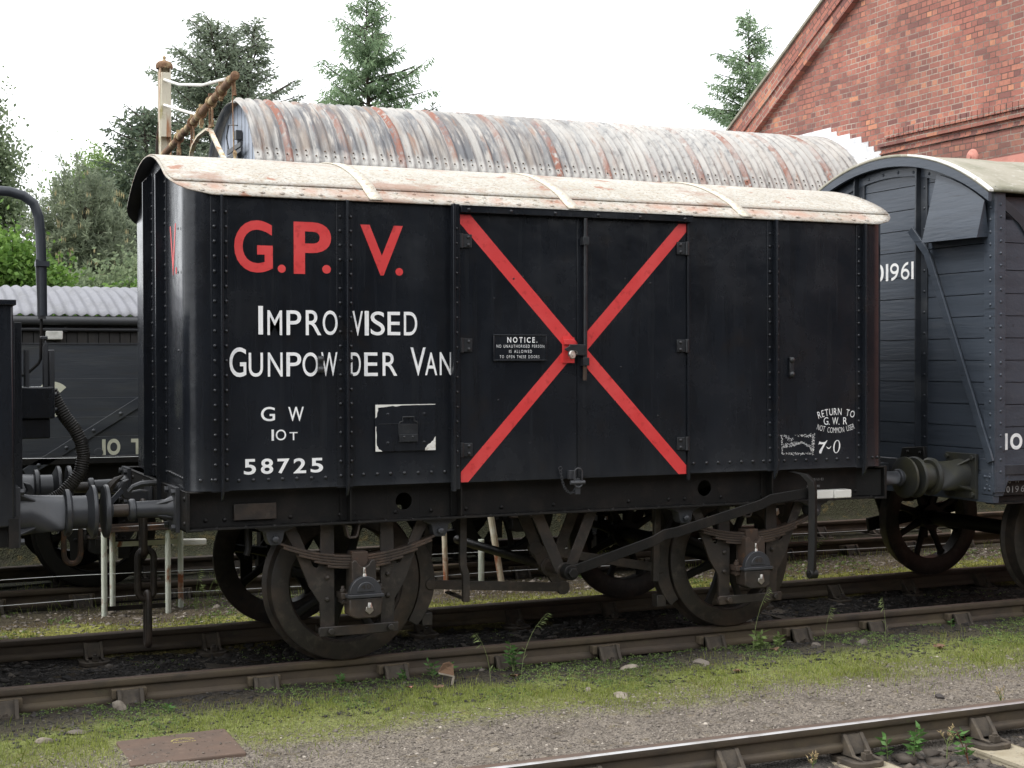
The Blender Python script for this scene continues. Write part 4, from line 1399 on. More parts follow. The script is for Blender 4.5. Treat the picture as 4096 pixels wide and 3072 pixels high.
# buffers and couplings
for y in (-.112, 1.617):
    buffer(van, X0, -.098, y, .052, -1, collar=.62)
    buffer(van, X1, 5.61, y, .052, 1, collar=.83, rh=.15, mth='mossiron')
def coupling(parent, x, s, y=YC, links=True):
    m = MB()
    m.box(*sorted((x, x + s * .02)), y - .12, y + .12, .9, 1.07)
    m.prism([(x, y - .03, .96), (x + s * .1, y - .03, .95), (x + s * .17, y - .03, .98), (x + s * .2, y - .03, 1.04), (x + s * .17, y - .03, 1.09), (x + s * .13, y - .03, 1.1), (x + s * .15, y - .03, 1.05), (x + s * .12, y - .03, 1.02), (x + s * .06, y - .03, 1.03), (x, y - .03, 1.02)], (0, .06, 0))
    h = m.build('draw_hook', 'greyiron', parent, bevel=.008)
    return h
h = coupling(van, X0, -1)
for k, (c, L_, pln) in enumerate((((.26, YC - .08, .79), .34, 'YZ'), ((.275, YC - .08, .50), .31, 'XZ'), ((.285, YC - .08, .215), .33, 'YZ'))):
    MB().tube(link_pts(c, L_, .05 if pln == 'XZ' else .042, pln), .021, 10, closed=True).build('coupling_link', 'grime', h)
coupling(van, X1, 1)
# curved flag irons seen over the buffers
m = MB()
m.tube([(.02, .5, 1.03), (.035, .5, 1.075), (.07, .5, 1.115), (.115, .5, 1.14)], [.02, .026, .02, .005], 8)
m.build('hook_tip', 'grime', van)
m = MB()
m.tube([(.13, .42, 1.045), (.16, .42, 1.075), (.21, .42, 1.092), (.27, .42, 1.095), (.33, .42, 1.09)], [.012, .016, .018, .018, .018], 8)
m.build('lamp_iron', 'greyiron', van)
m = MB()
m.bar((-.06, -.02, 1.0), (.06, .2, 1.075), .012, .03)
m.build('flat_strap', 'greyiron', van)

# padlock hanging from the hasp
pk = thing('padlock', 'round silver disc padlock hanging from the hasp on the red cross', 'padlock', (2.70, YN - .06, 1.86))
m = MB()
m.lathe([(0.0, -.011), (.022, -.011), (.0265, -.007), (.0275, 0), (.0265, .007), (.022, .011), (0.0, .011)], (2.702, YN - .069, 1.876), (.25, -1, 0.1), 32)
m.lathe([(.0, .0115), (.009, .0115), (.009, .0145), (0.0, .0145)], (2.704, YN - .069, 1.872), (.25, -1, 0.1), 16)
m.build('lock_case', 'steel', pk)
m = MB()
m.tube([(2.722 + .017 * math.cos(a), YN - .069 + .004 * math.sin(a), 1.888 + .011 * math.sin(a)) for a in [math.pi * k / 8 for k in range(-3, 12)]], .005, 8)
m.build('shackle', 'grime', pk)
# ------------------------------------------------------------------ ground: one sheet to the horizon
def hbase(y):
    ys = [-400, -6, -2.72, -2.6, -2.4, -1.5, -.8, -.35, -.1, .05, .2, 1.3, 1.45, 1.6, 2.4, 3.45, 3.7, 5.1, 5.5, 6.1, 6.35, 7.0, 9, 14, 18, 400]
    zs = [-.24, -.24, -.225, -.19, -.135, -.125, -.118, -.125, -.13, -.155, -.185, -.185, -.165, -.12, -.125, -.14, -.18, -.18, -.15, -.1, .42, .6, .62, .5, -.1, -.12]
    return np.interp(y, ys, zs)
def vnoise(x, y, seed=0):
    """cheap smooth value noise"""
    r = np.random.default_rng(seed).random((64, 64))
    xi, yi = np.floor(x).astype(int), np.floor(y).astype(int)
    fx, fy = x - xi, y - yi
    fx, fy = fx * fx * (3 - 2 * fx), fy * fy * (3 - 2 * fy)
    g = lambda a, b: r[a % 64, b % 64]
    return (g(xi, yi) * (1 - fx) + g(xi + 1, yi) * fx) * (1 - fy) + (g(xi, yi + 1) * (1 - fx) + g(xi + 1, yi + 1) * fx) * fy
def hground(x, y):
    x, y = np.asarray(x, float), np.asarray(y, float)
    near = np.clip(1.2 - np.maximum(np.abs(x - 3) - 9, np.abs(y) - 8) / 6, 0, 1)
    n = (vnoise(x * 1.3, y * 1.3, 1) - .5) * .03 + (vnoise(x * 5, y * 5, 2) - .5) * .02 + (vnoise(x * 14, y * 14, 3) - .5) * .01
    return hbase(y) + n * near
def make_ground():
    xs = np.concatenate([[-600, -200, -80, -40, -20, -10, -6], np.arange(-4, 10, .035), [10.5, 11.5, 13, 16, 20, 30, 60, 150, 600]])
    ys = np.concatenate([[-600, -200, -80, -40, -20, -12, -8, -6], np.arange(-4.6, 3.6, .03), np.arange(3.6, 7, .12), [7.5, 8.5, 10, 14, 20, 40, 100, 300, 700]])
    X, Y = np.meshgrid(xs, ys, indexing='ij')
    Z = hground(X, Y)
    V = np.stack([X, Y, Z], -1).reshape(-1, 3)
    nx, ny = len(xs), len(ys)
    i = np.arange(nx - 1)[:, None] * ny + np.arange(ny - 1)[None, :]
    i = i.ravel()
    F = np.stack([i, i + ny, i + ny + 1, i + 1], 1)
    o = np_mesh('ground', V, F, 'ground')
    o.data.polygons.foreach_set("use_smooth", [True] * len(F))
    tag(o, kind='structure')
make_ground()

# ------------------------------------------------------------------ railway tracks
CHX = [-3.0, -2.2, -1.42, -.633, .055, .85, 1.672, 2.42, 3.162, 3.98, 4.69, 5.35, 6.13, 6.9, 7.7, 8.45, 9.2, 10.0, 10.8, 11.6]
def rail_mesh(name, parent, y, x0, x1, shine=None, top='railtop'):
    """bullhead rail; shine: which side carries the bright running edge"""
    prof = [(-.024, 0), (.024, 0), (.035, -.008), (.035, -.034), (.03, -.042), (.0105, -.052), (.0105, -.098), (.03, -.108), (.034, -.116), (.034, -.136), (.03, -.143), (-.03, -.143), (-.034, -.136), (-.034, -.116), (-.03, -.108),
            (-.0105, -.098), (-.0105, -.052), (-.03, -.042), (-.035, -.034), (-.035, -.008)]
    m = MB()
    n = len(prof)
    k = 60
    v, f, mi = [], [], []
    for i in range(k + 1):
        x = x0 + (x1 - x0) * i / k
        v += [(x, y + a, b) for a, b in prof]
    for i in range(k):
        for j in range(n):
            f.append((i * n + j, i * n + (j + 1) % n, (i + 1) * n + (j + 1) % n, (i + 1) * n + j))
            mi.append(1 if j in (0,) else (2 if shine and j == (19 if shine < 0 else 1) else 0))
    m.v, m.f, m.m = v, f, mi
    return m.build(name, ['railside', top, 'railshine'], parent, angle=.9)

def chair_parts(parent, x, y, side_key, detail=True, zb=-.19):
    """S1-type chair; side_key: the side (+1/-1 in y) with the wooden key"""
    s = side_key
    m = MB()
    def P(l, xx): return [(xx, y + a, z) for a, z in l]
    # base plate
    m.prism([(x + a * .5, y + b, zb) for a, b in ((-.2, -.11), (-.19, -.15), (-.15, -.18), (-.08, -.195), (.08, -.195), (.15, -.18), (.19, -.15), (.2, -.11), (.2, .11), (.19, .15), (.15, .18), (.08, .195), (-.08, .195), (-.15, .18), (-.19, .15), (-.2, .11))], (0, 0, .026))
    # key-side jaw: set off from the rail
    jw = .075
    for sx in (-jw, jw - .024):
        m.prism([(x + sx, y + s * a, z) for a, z in ((.075, zb + .03), (.075, -.052), (.10, -.05), (.118, -.07), (.135, -.11), (.172, zb + .04))], (.024, 0, 0))
    m.prism([(x - jw, y + s * a, z) for a, z in ((.072, zb + .03), (.072, -.058), (.093, -.058), (.108, -.1), (.135, zb + .04))], (2 * jw, 0, 0))
    # inner jaw, hugs the web
    for sx in (-.062, .040):
        m.prism([(x + sx, y - s * a, z) for a, z in ((.012, zb + .03), (.012, -.055), (.034, -.055), (.075, -.1), (.11, -.145), (.17, zb + .04))], (.022, 0, 0))
    m.prism([(x - .055, y - s * a, z) for a, z in ((.012, zb + .03), (.012, -.06), (.03, -.058), (.058, -.1), (.075, zb + .04))], (.11, 0, 0))
    c = m.build('chair', 'chair', parent, bevel=.004)
    if detail:
        k = MB()
        k.prism([(x - .1, y + s * .012, -.105), (x - .1, y + s * .07, -.11), (x - .1, y + s * .07, -.052), (x - .1, y + s * .012, -.056)], (.2, 0, 0))
        k.build('key', 'key', c, bevel=.006)
        b = MB()
        for yy in (.142, -.155):
            b.cyl((x, y - s * yy, zb + .02), (x, y - s * yy, zb + .075), .014, n=8)
            b.box(x - .02, x + .02, y - s * yy - .02, y - s * yy + .02, zb + .03, zb + .062)
        b.build('bolt', 'chair', c)
    return c

def copy_part(c, dx, dy=0.0, parent=None):
    o = c.copy(); link(o)
    o.parent = parent or c.parent
    o.matrix_parent_inverse = c.matrix_parent_inverse.copy()
    o.location = c.location + Vector((dx, dy, 0))
    for ch in [k for k in bpy.data.objects if k.parent == c]:
        q = ch.copy(); link(q); q.parent = o; q.matrix_parent_inverse = ch.matrix_parent_inverse.copy()
    return o

def track(name, label, y0, y1, xs, x0, x1, mt_sl, keys, shine=(None, None), ztop=-.19, sl_y=(-.55, .55), zs=None):
    t = thing(name, label, 'railway track', ((x0 + x1) / 2, (y0 + y1) / 2, 0))
    rail_mesh('rail', t, y0, x0, x1, shine[0])
    rail_mesh('rail', t, y1, x0, x1, shine[1])
    m = MB()
    a, b = y0 + sl_y[0], y1 + sl_y[1]
    zt = ztop - .001
    m.grid(lambda u, v: (xs[0] - .125 + .25 * u, a + (b - a) * v, zt + .006 * math.sin(v * 9) * (u - .5) + .004 * math.sin(v * 23 + u * 5)), 4, 24)
    m.box(xs[0] - .125, xs[0] + .125, a, b, zt - .12, zt - .012)
    for xx in (xs[0] - .125, xs[0] + .125):
        m.add([(xx, a, zt - .02), (xx, b, zt - .02), (xx, b, zt + .004), (xx, a, zt + .004)], [(0, 1, 2, 3)])
    for yy in (a, b):
        m.add([(xs[0] - .125, yy, zt - .02), (xs[0] + .125, yy, zt - .02), (xs[0] + .125, yy, zt + .004), (xs[0] - .125, yy, zt + .004)], [(0, 1, 2, 3)])
    s0 = m.build('sleeper', mt_sl, t)
    c0 = chair_parts(t, xs[0], y0, keys[0], True, ztop)
    c1 = chair_parts(t, xs[0], y1, keys[1], True, ztop)
    for x in xs[1:]:
        copy_part(s0, x - xs[0]); copy_part(c0, x - xs[0]); copy_part(c1, x - xs[0])
    return t
track('railway_track', 'rusty bullhead track the gunpowder van stands on', 0.0, 1.505, CHX, -9, 26, 'sleeper', (-1, 1), ztop=-.19)
track('railway_track', 'dark track behind the wire fence, under the open wagon', 3.68, 5.185, [x + .2 for x in CHX], -9, 26, 'sleeper', (-1, 1), ztop=-.195)
track('railway_track', 'track in the foreground with a bright worn running edge and pale sleepers', -4.11, -2.585, [x + .075 for x in CHX[:-6]], -9, 26, 'sleeperpale', (-1, 1), shine=(1, -1), ztop=-.19, sl_y=(-.5, .16))
# ------------------------------------------------------------------ covered van on the right
def planks(m, fn, zs, z_gap=.005):
    for a, b in zip(zs[:-1], zs[1:]):
        fn(m, min(a, b) + z_gap / 2, max(a, b) - z_gap / 2)

WX0, WX1 = 6.125, 11.6
WR = 2.13
def wroof(y): return 3.45 - WR + math.sqrt(WR * WR - (y - YC) ** 2)
rw = thing('covered_van', 'dark grey planked van with curved canvas roof, right of the gunpowder van', 'railway van', ((WX0 + WX1) / 2, YC, 0))
ZP = [.955, 1.03, 1.19, 1.352, 1.515, 1.677, 1.838, 2.0, 2.161, 2.323, 2.492, 2.692, 2.86, 3.02, 3.2, 3.42]
m = MB()
for a, b in zip(ZP[:-1], ZP[1:]):
    z0, z1 = a + .003, b - .003
    ys = [-.33 + 2.165 * i / 24 for i in range(25)]
    if z0 > wroof(-.33):
        half = math.sqrt(max(0, WR * WR - (z0 - 3.45 + WR) ** 2)) - .02
        ys = [YC - half + 2 * half * i / 24 for i in range(25)]
    top = [(WX0 + .012, y, min(z1, wroof(y) - .02)) for y in ys]
    bot = [(WX0 + .012, y, z0) for y in ys]
    v = bot + top + [(p[0] + .05, p[1], p[2]) for p in bot + top]
    n = 25
    f = []
    for i in range(n - 1):
        f.append((i + 1, i, n + i, n + i + 1))
        f.append((i, i + 1, 2 * n + i + 1, 2 * n + i))
        f.append((n + i + 1, n + i, 3 * n + i, 3 * n + i + 1))
    m.add(v, f)
m.build('end_planking', 'greywood', rw, smooth=False)
m = MB()
for a, b in zip(ZP[:12], ZP[1:13]):
    m.box(WX0 + .02, WX1, -.425, -.39, a + .003, b - .003)
    m.box(WX0 + .02, WX1, 1.895, 1.93, a + .003, b - .003)
m.box(WX0 + .06, WX1, -.385, 1.89, .95, 3.03)
m.build('side_planking', 'greywood', rw, smooth=False)
# corner plates with rivets
m = MB()
zc = wroof(-.44) - .02
m.box(WX0 - .002, WX0 + .012, -.445, -.335, .88, zc + .03)
m.box(WX0 + .012, WX0 + .098, -.445, -.426, .88, zc)
z = .92
while z < zc - .05:
    m.dome((WX0 - .002, -.40, z), (-1, 0, 0), .0115)
    if z > 1.0: m.dome((WX0 + .055, -.445, z + .02), (0, -1, 0), .0115)
    z += .088
for dz in (.93, .96, .99):
    m.dome((WX0 - .002, -.37, dz), (-1, 0, 0), .0115)
m.build('corner_plate', 'greywood', rw, bevel=.002)
MB().box(WX0 - .002, WX0 + .012, 1.84, 1.95, .88, zc).build('corner_plate', 'greywood', rw, bevel=.002)
for y in (.375, 1.145):
    m = MB()
    zt = wroof(y) - .04
    m.box(WX0 - .002, WX0 + .012, y - .085, y + .0, .88, zt)
    m.prism([(WX0, y - .015, zt), (WX0 - .04, y - .015, zt - .02), (WX0 - .048, y - .015, zt - .10), (WX0 - .055, y - .015, 2.3), (WX0 - .055, y - .015, .95), (WX0, y - .015, .88)], (0, .014, 0))
    z = .93
    while z < zt - .05:
        m.dome((WX0 - .002, y - .055, z), (-1, 0, 0), .0115)
        z += .16
    m.build('end_post', 'greyblk', rw, bevel=.002)
# roof end hoop
m = MB()
ys = [-.47 + 2.445 * i / 40 for i in range(41)]
out = [(WX0 - .085, y, wroof(y)) for y in ys]
inn = [(WX0 - .085, y, wroof(y) - .085) for y in ys]
m.prism(out + inn[::-1], (.03, 0, 0))
for i in range(3, 40, 3):
    m.dome((WX0 - .003, ys[i], wroof(ys[i]) - .125), (-1, 0, 0), .013)
m.prism([(WX0 - .004, y, wroof(y) - .09) for y in ys[1:-1]] + [(WX0 - .004, y, wroof(y) - .16) for y in ys[1:-1]][::-1], (.02, 0, 0))
m.build('end_hoop', 'greywood', rw, bevel=.002)
m = MB()
m.grid(lambda a, b: (WX0 - .088 + (WX1 - WX0 + .12) * a, -.482 + 2.469 * b, wroof(min(max(-.482 + 2.469 * b, -.48), 1.985)) + .006 + .004 * math.sin(a * 60 + b * 5)), 40, 40)
o = m.build('roof', 'canvas', rw)
s = o.modifiers.new('t', 'SOLIDIFY'); s.thickness = .022; s.offset = -1
mw = MB()
mw.prism([(WX0 - .09, y, wroof(y) + .012) for y in [-.485 + .9 * i / 14 for i in range(15)]] + [(WX0 - .09, y, wroof(y) - .004) for y in [-.485 + .9 * i / 14 for i in range(15)]][::-1], (.04, 0, 0))
mw.build('roof_edging', 'whitewood', o)
# ventilator bonnet
m = MB()
def zin(y): return wroof(y) - .115
n = 8
ysv = [-.405 + .56 * i / n for i in range(n + 1)]
top = [(WX0 - .012 - .093 * (3.29 - zin(y)) / .565, y, zin(y)) for y in ysv]
bo = [(WX0 - .105, -.375 + .60 * i / n, 2.727 + .006 * i / n) for i in range(n + 1)]
v = top + bo
f = [(i, n + 1 + i, n + 2 + i, i + 1) for i in range(n)]
k = len(v)
v += [(WX0 + .01, -.37, 2.735), (WX0 + .01, .25, 2.735)]
f += [(0, k, n + 1), (n, 2 * n + 1, k + 1)]
m.add(v, f)
o = m.build('ventilator_bonnet', 'greywood', rw, smooth=False)
s = o.modifiers.new('t', 'SOLIDIFY'); s.thickness = .006; s.offset = 0
m = MB()
m.strip([(WX0 - .07, .40, 2.85), (WX0 - .028, .26, 2.66), (WX0 - .02, -.40, 1.17), (WX0 - .02, -.425, 1.1)], .018, .062, (1, 0, 0))
m.build('end_brace', 'greywood', rw, bevel=.002)
m = MB()
PW = Plane((WX0 + .0095, 0, 0), (0, -1, 0))
for ch, a, b in (('1', -1.05, -1.022), ('0', -.935, -.825), ('1', -.798, -.768), ('9', -.745, -.638), ('6', -.612, -.51), ('1', -.487, -.46)):
    letter(m, PW, ch, a, b, 2.475, 2.612, .02)
m.build('lettering', 'white', rw, smooth=False, label='white number 101961')
m = MB()
PS = Plane((0, -.4275, 0), (1, 0, 0))
letter(m, PS, '1', 6.235, 6.262, 1.185, 1.305)
letter(m, PS, 'O', 6.285, 6.40, 1.185, 1.305, .04)
letter(m, PS, 'T', 6.47, 6.55, 1.185, 1.305, .04)
m.build('lettering', 'white', rw, smooth=False, label='white load mark 10 T')
# diagonal side strap
m = MB()
m.strip([(WX0 + .07, -.436, 2.985), (WX0 + .25, -.436, 2.86), (WX0 + .6, -.436, 2.45), (WX0 + 1.9, -.436, 1.1)], .012, .07)
m.strip([(WX0 + .05, -.436, 1.04), (WX1, -.436, 1.04)], .012, .07)
m.build('side_strap', 'greyblk', rw, bevel=.002)
# frame
m = MB()
m.box(WX0 + .02, WX1, -.35, -.335, .80, .985)
m.box(WX0 + .02, WX1, -.43, -.33, .79, .802)
m.box(WX0 + .02, WX1, 1.84, 1.86, .80, .985)
m.build('solebar', 'blackm', rw)
m = MB()
m.box(WX0, WX0 + .06, -.425, 1.93, .80, 1.0)
m.prism([(WX0 - .006, -.43, .86), (WX0 - .006, -.32, .86), (WX0 - .006, -.30, 1.12), (WX0 - .006, -.43, 1.12)], (.008, 0, 0))
for y in (-.40, -.35):
    for z in (.90, .99): m.dome((WX0 - .006, y, z), (-1, 0, 0), .013)
m.prism([(WX0 + .01, -.432, .85), (WX0 + .09, -.432, .85), (WX0 + .16, -.432, 1.0), (WX0 + .16, -.432, 1.08), (WX0 + .01, -.432, 1.08)], (0, .006, 0))
m.build('headstock', 'greywood', rw, bevel=.003)
m = MB()
m.box(WX0 + .07, WX1, -.3, 1.8, .93, .948)
m.build('floor', 'blackm', rw)
m = MB().box(6.245, 6.56, -.372, -.352, .845, .985)
np_ = m.build('number_plate', 'blackm', rw, bevel=.003)
m = MB()
PQ = Plane((0, -.3735, 0), (1, 0, 0))
line_text(m, PQ, 'G W', 6.31, 6.43, .935, .972, .02)
line_text(m, PQ, '101961', 6.27, 6.50, .868, .915, .015, gap=.3)
m.build('lettering', 'faint', np_, smooth=False)
for xa in (7.14, 10.4):
    wheelset(rw, xa, rot=.35)
    axleguard(rw, xa, -.285, mt='blackm', top=.80); axleguard(rw, xa, 1.77, mt='blackm', top=.80)
    spring(rw, xa, -.285, mt='blackm'); spring(rw, xa, 1.79, mt='blackm')
    axlebox(rw, xa, -.405, mt='blackm', mtc='blackm', number='')
    MB().bar((xa - .55, 1.62, .42), (xa + .62, 1.62, .58), .03, .11).build('brake_lever', 'blackm', rw)
for y in (-.112, 1.617):
    buffer(rw, WX0, 5.655, y, .112, -1, mt='mossiron', collar=.66, rh=.15)
coupling(rw, WX0, -1)
m = MB()
m.prism([(5.95, .10, 1.0), (5.95, .35, 1.0), (5.95, .40, 1.08), (5.95, .37, 1.17), (5.95, .12, 1.19)], (.03, 0, 0))
for p in ((.16, 1.05), (.3, 1.05), (.16, 1.14), (.3, 1.14)): m.dome((5.95, p[0], p[1]), (-1, 0, 0), .015)
m.bar((5.97, .25, 1.0), (WX0, .25, .98), .06, .03)
m.build('coupling_plate', 'blackm', rw, bevel=.004)

# ------------------------------------------------------------------ dark iron vehicle at the left edge
LX = -.60
lv = thing('iron_wagon', 'dark riveted iron wagon cut off by the left edge, tall curved pipe on its end', 'railway wagon', (-3, YC, 0))
m = MB()
m.box(-5.6, LX, -.45, 1.95, .95, 2.15)
m.build('body', 'black', lv, bevel=.012)
m = MB()
m.box(-5.6, LX + .015, -.47, 1.97, 2.14, 2.17)
m.build('top_edge', 'black', lv, bevel=.004)
m = MB()
m.box(LX, LX + .014, -.35, -.05, .92, 2.06)
m.box(LX, LX + .075, -.07, -.045, .92, 2.06)
z = 1.0
while z < 2.03:
    m.dome((LX + .014, -.2, z), (1, 0, 0), .014, 1.0)
    m.dome((LX + .014, -.11, z + .02), (1, 0, 0), .014, 1.0); z += .105
m.build('end_post', 'black', lv, bevel=.002)
m = MB()
m.box(-5.6, LX + .0, -.40, -.37, .84, 1.0); m.box(-5.6, LX, 1.87, 1.9, .84, 1.0)
m.box(LX - .03, LX + .02, -.46, 1.96, .84, 1.0)
m.build('underframe', 'blackm', lv)
for y in (-.112, 1.617):
    buffer(lv, LX + .02, -.128, y, .108, 1, mt='greyiron', collar=.66)
coupling(lv, LX + .02, 1)
m = MB()
m.tube([(-.215 + .048 * math.cos(a) , .3, .70 + (.06 * math.sin(a))) for a in [math.pi + math.pi * k / 8 for k in range(9)]] + [(-.167, .3, .86), (-.263, .3, .86)], .017, 8, closed=True)
m.build('coupling_link', 'rusty', lv)
m = MB()
P = [(-1.4, .6, 2.872), (-.75, .6, 2.872), (-.53, .6, 2.866), (-.45, .6, 2.845), (-.39, .6, 2.80), (-.362, .6, 2.72), (-.352, .6, 2.6), (-.347, .6, 2.4), (-.346, .6, 2.12)]
m.tube(P, .03, 14)
m.box(-.385, -.305, .56, .64, 2.42, 2.45)
vp = m.build('vent_pipe', 'greyblk', lv)
m = MB()
m.tube([(-1.4, .6, 2.872), (-1.4, .6, .9)], .03, 10)
m.build('vent_pipe', 'greyblk', lv)
m = MB()
m.tube([(-.35, .6, 2.14), (-.356, .6, 1.86), (-.37, .6, 1.83), (-.44, .6, 1.765), (-.58, .6, 1.73)], .009, 8)
m.build('conduit', 'blackm', lv)
m = MB()
m.prism([(-.385, .575, 2.46), (-.372, .575, 2.46), (-.325, .575, 2.10), (-.372, .575, 2.10)], (0, .02, 0))
m.build('guard_plate', 'greyiron', lv)
m = MB()
m.prism([(-.352, .5, 1.93), (-.337, .5, 1.97), (-.322, .5, 1.93), (-.322, .5, 1.64), (-.352, .5, 1.64)], (0, .05, 0))
m.box(-.318, -.288, .48, .56, 1.50, 1.912)
m.box(-.365, -.325, .5, .55, 1.975, 1.995)
m.build('lamp_bracket', 'greyiron', lv, bevel=.004)
m = MB()
m.box(-.50, -.30, .42, .68, 1.50, 1.69)
m.box(LX, -.32, .45, .65, 1.38, 1.5)
for z in (1.55, 1.64):
    m.nut((-.30, .5, z), (1, 0, 0), .016, .03)
m.build('vacuum_box', 'black', lv, bevel=.01)
m = MB().box(-.455, -.435, .48, .62, 1.69, 1.91)
m.build('end_stay', 'greyiron', lv)
m = MB()
P = [Vector(p) for p in [(-.30, .6, 1.665), (-.262, .6, 1.585), (-.215, .6, 1.50), (-.16, .6, 1.427), (-.12, .6, 1.344), (-.108, .6, 1.255), (-.126, .6, 1.166), (-.177, .6, 1.094), (-.24, .6, 1.03), (-.31, .6, .99)]]
PP, rr = [], []
for i in range(len(P) - 1):
    for k in range(12):
        PP.append(P[i].lerp(P[i + 1], k / 12)); rr.append(.043 if k % 2 else .037)
for _ in range(3):
    PP = [PP[0]] + [(PP[i - 1] + PP[i] * 2 + PP[i + 1]) / 4 for i in range(1, len(PP) - 1)] + [PP[-1]]
m.tube(PP, rr, 14)
m.build('vacuum_hose', 'hose', lv, angle=1.2)
m = MB()
for xa in (-1.75, -4.4):
    wheelset(lv, xa)
    axleguard(lv, xa, -.285, mt='blackm', top=.85)
    spring(lv, xa, -.285, mt='blackm'); axlebox(lv, xa, -.405, mt='blackm', mtc='blackm', number='')

# ------------------------------------------------------------------ open wagon and a second wagon on the track behind the fence
def open_wagon(label, x0, x1, full=True, name='open_wagon', boxed=False):
    t = thing(name, label, 'railway wagon', ((x0 + x1) / 2, 4.43, 0))
    m = MB()
    ZZ = [1.10, 1.256, 1.412, 1.564, 1.716, 1.985]
    for a, b in zip(ZZ[:-1], ZZ[1:]):
        m.box(x0, x1, 3.2, 3.26, a + .002, b - .002)
        m.box(x0, x1, 5.6, 5.66, a + .002, b - .002)
        m.box(x0 - .002, x0 + .06, 3.26, 5.6, a + .002, b - .002)
        m.box(x1 - .06, x1 + .002, 3.26, 5.6, a + .002, b - .002)
    m.build('planking', 'openwood', t, smooth=False)
    m = MB()
    m.box(x0 - .005, x1 + .005, 3.193, 3.27, 1.985, 1.997)
    m.build('top_capping', 'greyiron', t)
    m = MB()
    m.box(x0, x1, 3.22, 5.64, 1.03, 1.095)
    m.box(x0 + .02, x1 - .02, 3.3, 3.34, .80, 1.03)
    m.box(x0 + .02, x1 - .02, 5.5, 5.54, .80, 1.03)
    m.box(x0, x0 + .08, 3.2, 5.66, .80, 1.03); m.box(x1 - .08, x1, 3.2, 5.66, .80, 1.03)
    m.box(x0, x1, 3.185, 3.2, 1.045, 1.1)
    m.build('underframe', 'blackm', t)
    for xa in (x0 + 1.15, x1 - 1.15):
        wheelset(t, xa, 3.68, 5.185, mt='blackm')
        axleguard(t, xa, 3.4, mt='blackm', top=.81)
        spring(t, xa, 3.4, mt='blackm', shackles=True)
        axlebox(t, xa, 3.27, mt='blackm', mtc='grime', number='40')
    return t
ow = open_wagon('dark planked open wagon with cream letters, seen through the gap left of the gunpowder van', -3.3, 1.52)
m = MB()
m.bar((-.22, 3.192, .98), (1.45, 3.192, 2.025), .014, .075)
for k in range(8):
    f_ = .06 + k * .125
    m.dome((-.22 + 1.67 * f_, 3.185, .98 + 1.045 * f_), (0, -1, 0), .016)
m.cyl((.335, 3.19, 1.13), (.335, 3.2, 1.13), .035, n=16)
m.build('diagonal_strap', 'openwood', ow, bevel=.002)
m = MB()
PO = Plane((0, 3.1975, 0), (1, 0, 0))
n = 22
def arc(cx, cz, r0, r1, a0, a1):
    v = []
    for k in range(n + 1):
        a = R(a0 + (a1 - a0) * k / n)
        v += [PO(cx + r0 * math.cos(a), cz + r0 * math.sin(a)), PO(cx + r1 * math.cos(a), cz + r1 * math.sin(a))]
    m.add(v, [(2 * k, 2 * k + 1, 2 * k + 3, 2 * k + 2) for k in range(n)])
arc(-.01, 1.555, .075, .138, 42, 318)
letter(m, PO, '1', .363, .39, 1.107, 1.232)
letter(m, PO, 'O', .402, .504, 1.105, 1.235, .045)
letter(m, PO, 'T', .588, .69, 1.107, 1.232, .045)
m.build('lettering', 'cream', ow, smooth=False, label='cream letter C and load mark 10 T')
bw2 = open_wagon('dark wagon behind the fence, glimpsed between the wheels of the gunpowder van', 2.9, 7.9, name='goods_wagon')
MB().bar((4.4, 3.15, .85), (6.6, 3.15, .85), .08, .05).build('step_board', 'sleeper', bw2)
MB().bar((.3, 3.15, .42), (1.16, 3.15, .385), .025, .05).build('brake_lever', 'blackm', ow)
MB().bar((.9, 3.132, .392), (1.17, 3.132, .383), .04, .056).build('lever_handle', 'whitewood', ow, bevel=.01)

# ------------------------------------------------------------------ wire fence between the tracks, and the steel frame
def post(x, y, h, mt, label, lean=0.0, r=.028, name='fence_post', square=False):
    o = None
    m = MB()
    z0 = float(hground(x, y)) - .05
    if square: m.box(x - r, x + r, y - r, y + r, z0, h)
    else: m.tube([(x, y, z0), (x + lean * .5, y, (z0 + h) / 2), (x + lean, y, h)], r, 10)
    o = m.build(name, mt, None, bevel=.004 if square else 0)
    return tag(o, label, 'post', 'posts of the wire fence')
post(3.72, 2.95, .75, 'postrust', 'leaning white post streaked with rust, behind the spoked wheels', -.16)
post(3.52, 2.97, .30, 'postwhite', 'short clean white post just left of the leaning rusty one', 0, .026)
post(3.19, 2.95, .62, 'postrust', 'short rusty red post left of the clean white one', -.03, .022)
post(5.36, 2.95, .95, 'postpale', 'slim pale post behind the raised end of the brake lever', -.02, .035)
post(8.72, 2.95, .95, 'postpale', 'square cream post behind the far wheel of the right hand van', 0, .042, square=True)
post(-2.6, 2.95, .8, 'postwhite', 'white fence post hidden behind the left hand iron wagon', 0, .028)
for z, lab in ((.192, 'upper thin wire of the fence, strung low across the left gap'), (.008, 'lowest thin wire of the fence, just above the rail heads'), (.56, 'wire of the fence at buffer height'), (1.112, 'topmost wire of the fence, crossing the planks of the open wagon')):
    m = MB()
    xs = [-2.6 + (8.72 + 2.6) * i / 40 for i in range(41)]
    m.tube([(x, 2.94, z + .008 * math.sin(x * 2.1 + z * 9)) for x in xs], .0021, 5)
    tag(m.build('fence_wire', 'wire'), lab, 'wire', 'wires of the fence')
st = thing('steel_trestle', 'small white and rust steel frame with four legs, standing beside the far rail', 'steel frame', (.64, 2.99, -.13))
for x, y, zt in ((.330, 2.89, .53), (.818, 2.89, .53), (.422, 3.09, .53), (.954, 3.09, .53)):
    MB().tube([(x, y, -.2), (x, y, zt)], .0225, 12).build('leg', 'postwhite', st)
m = MB()
for y in (2.87, 2.885, 3.09):
    m.box(.31, .97, y, y + .008, .525, .565)
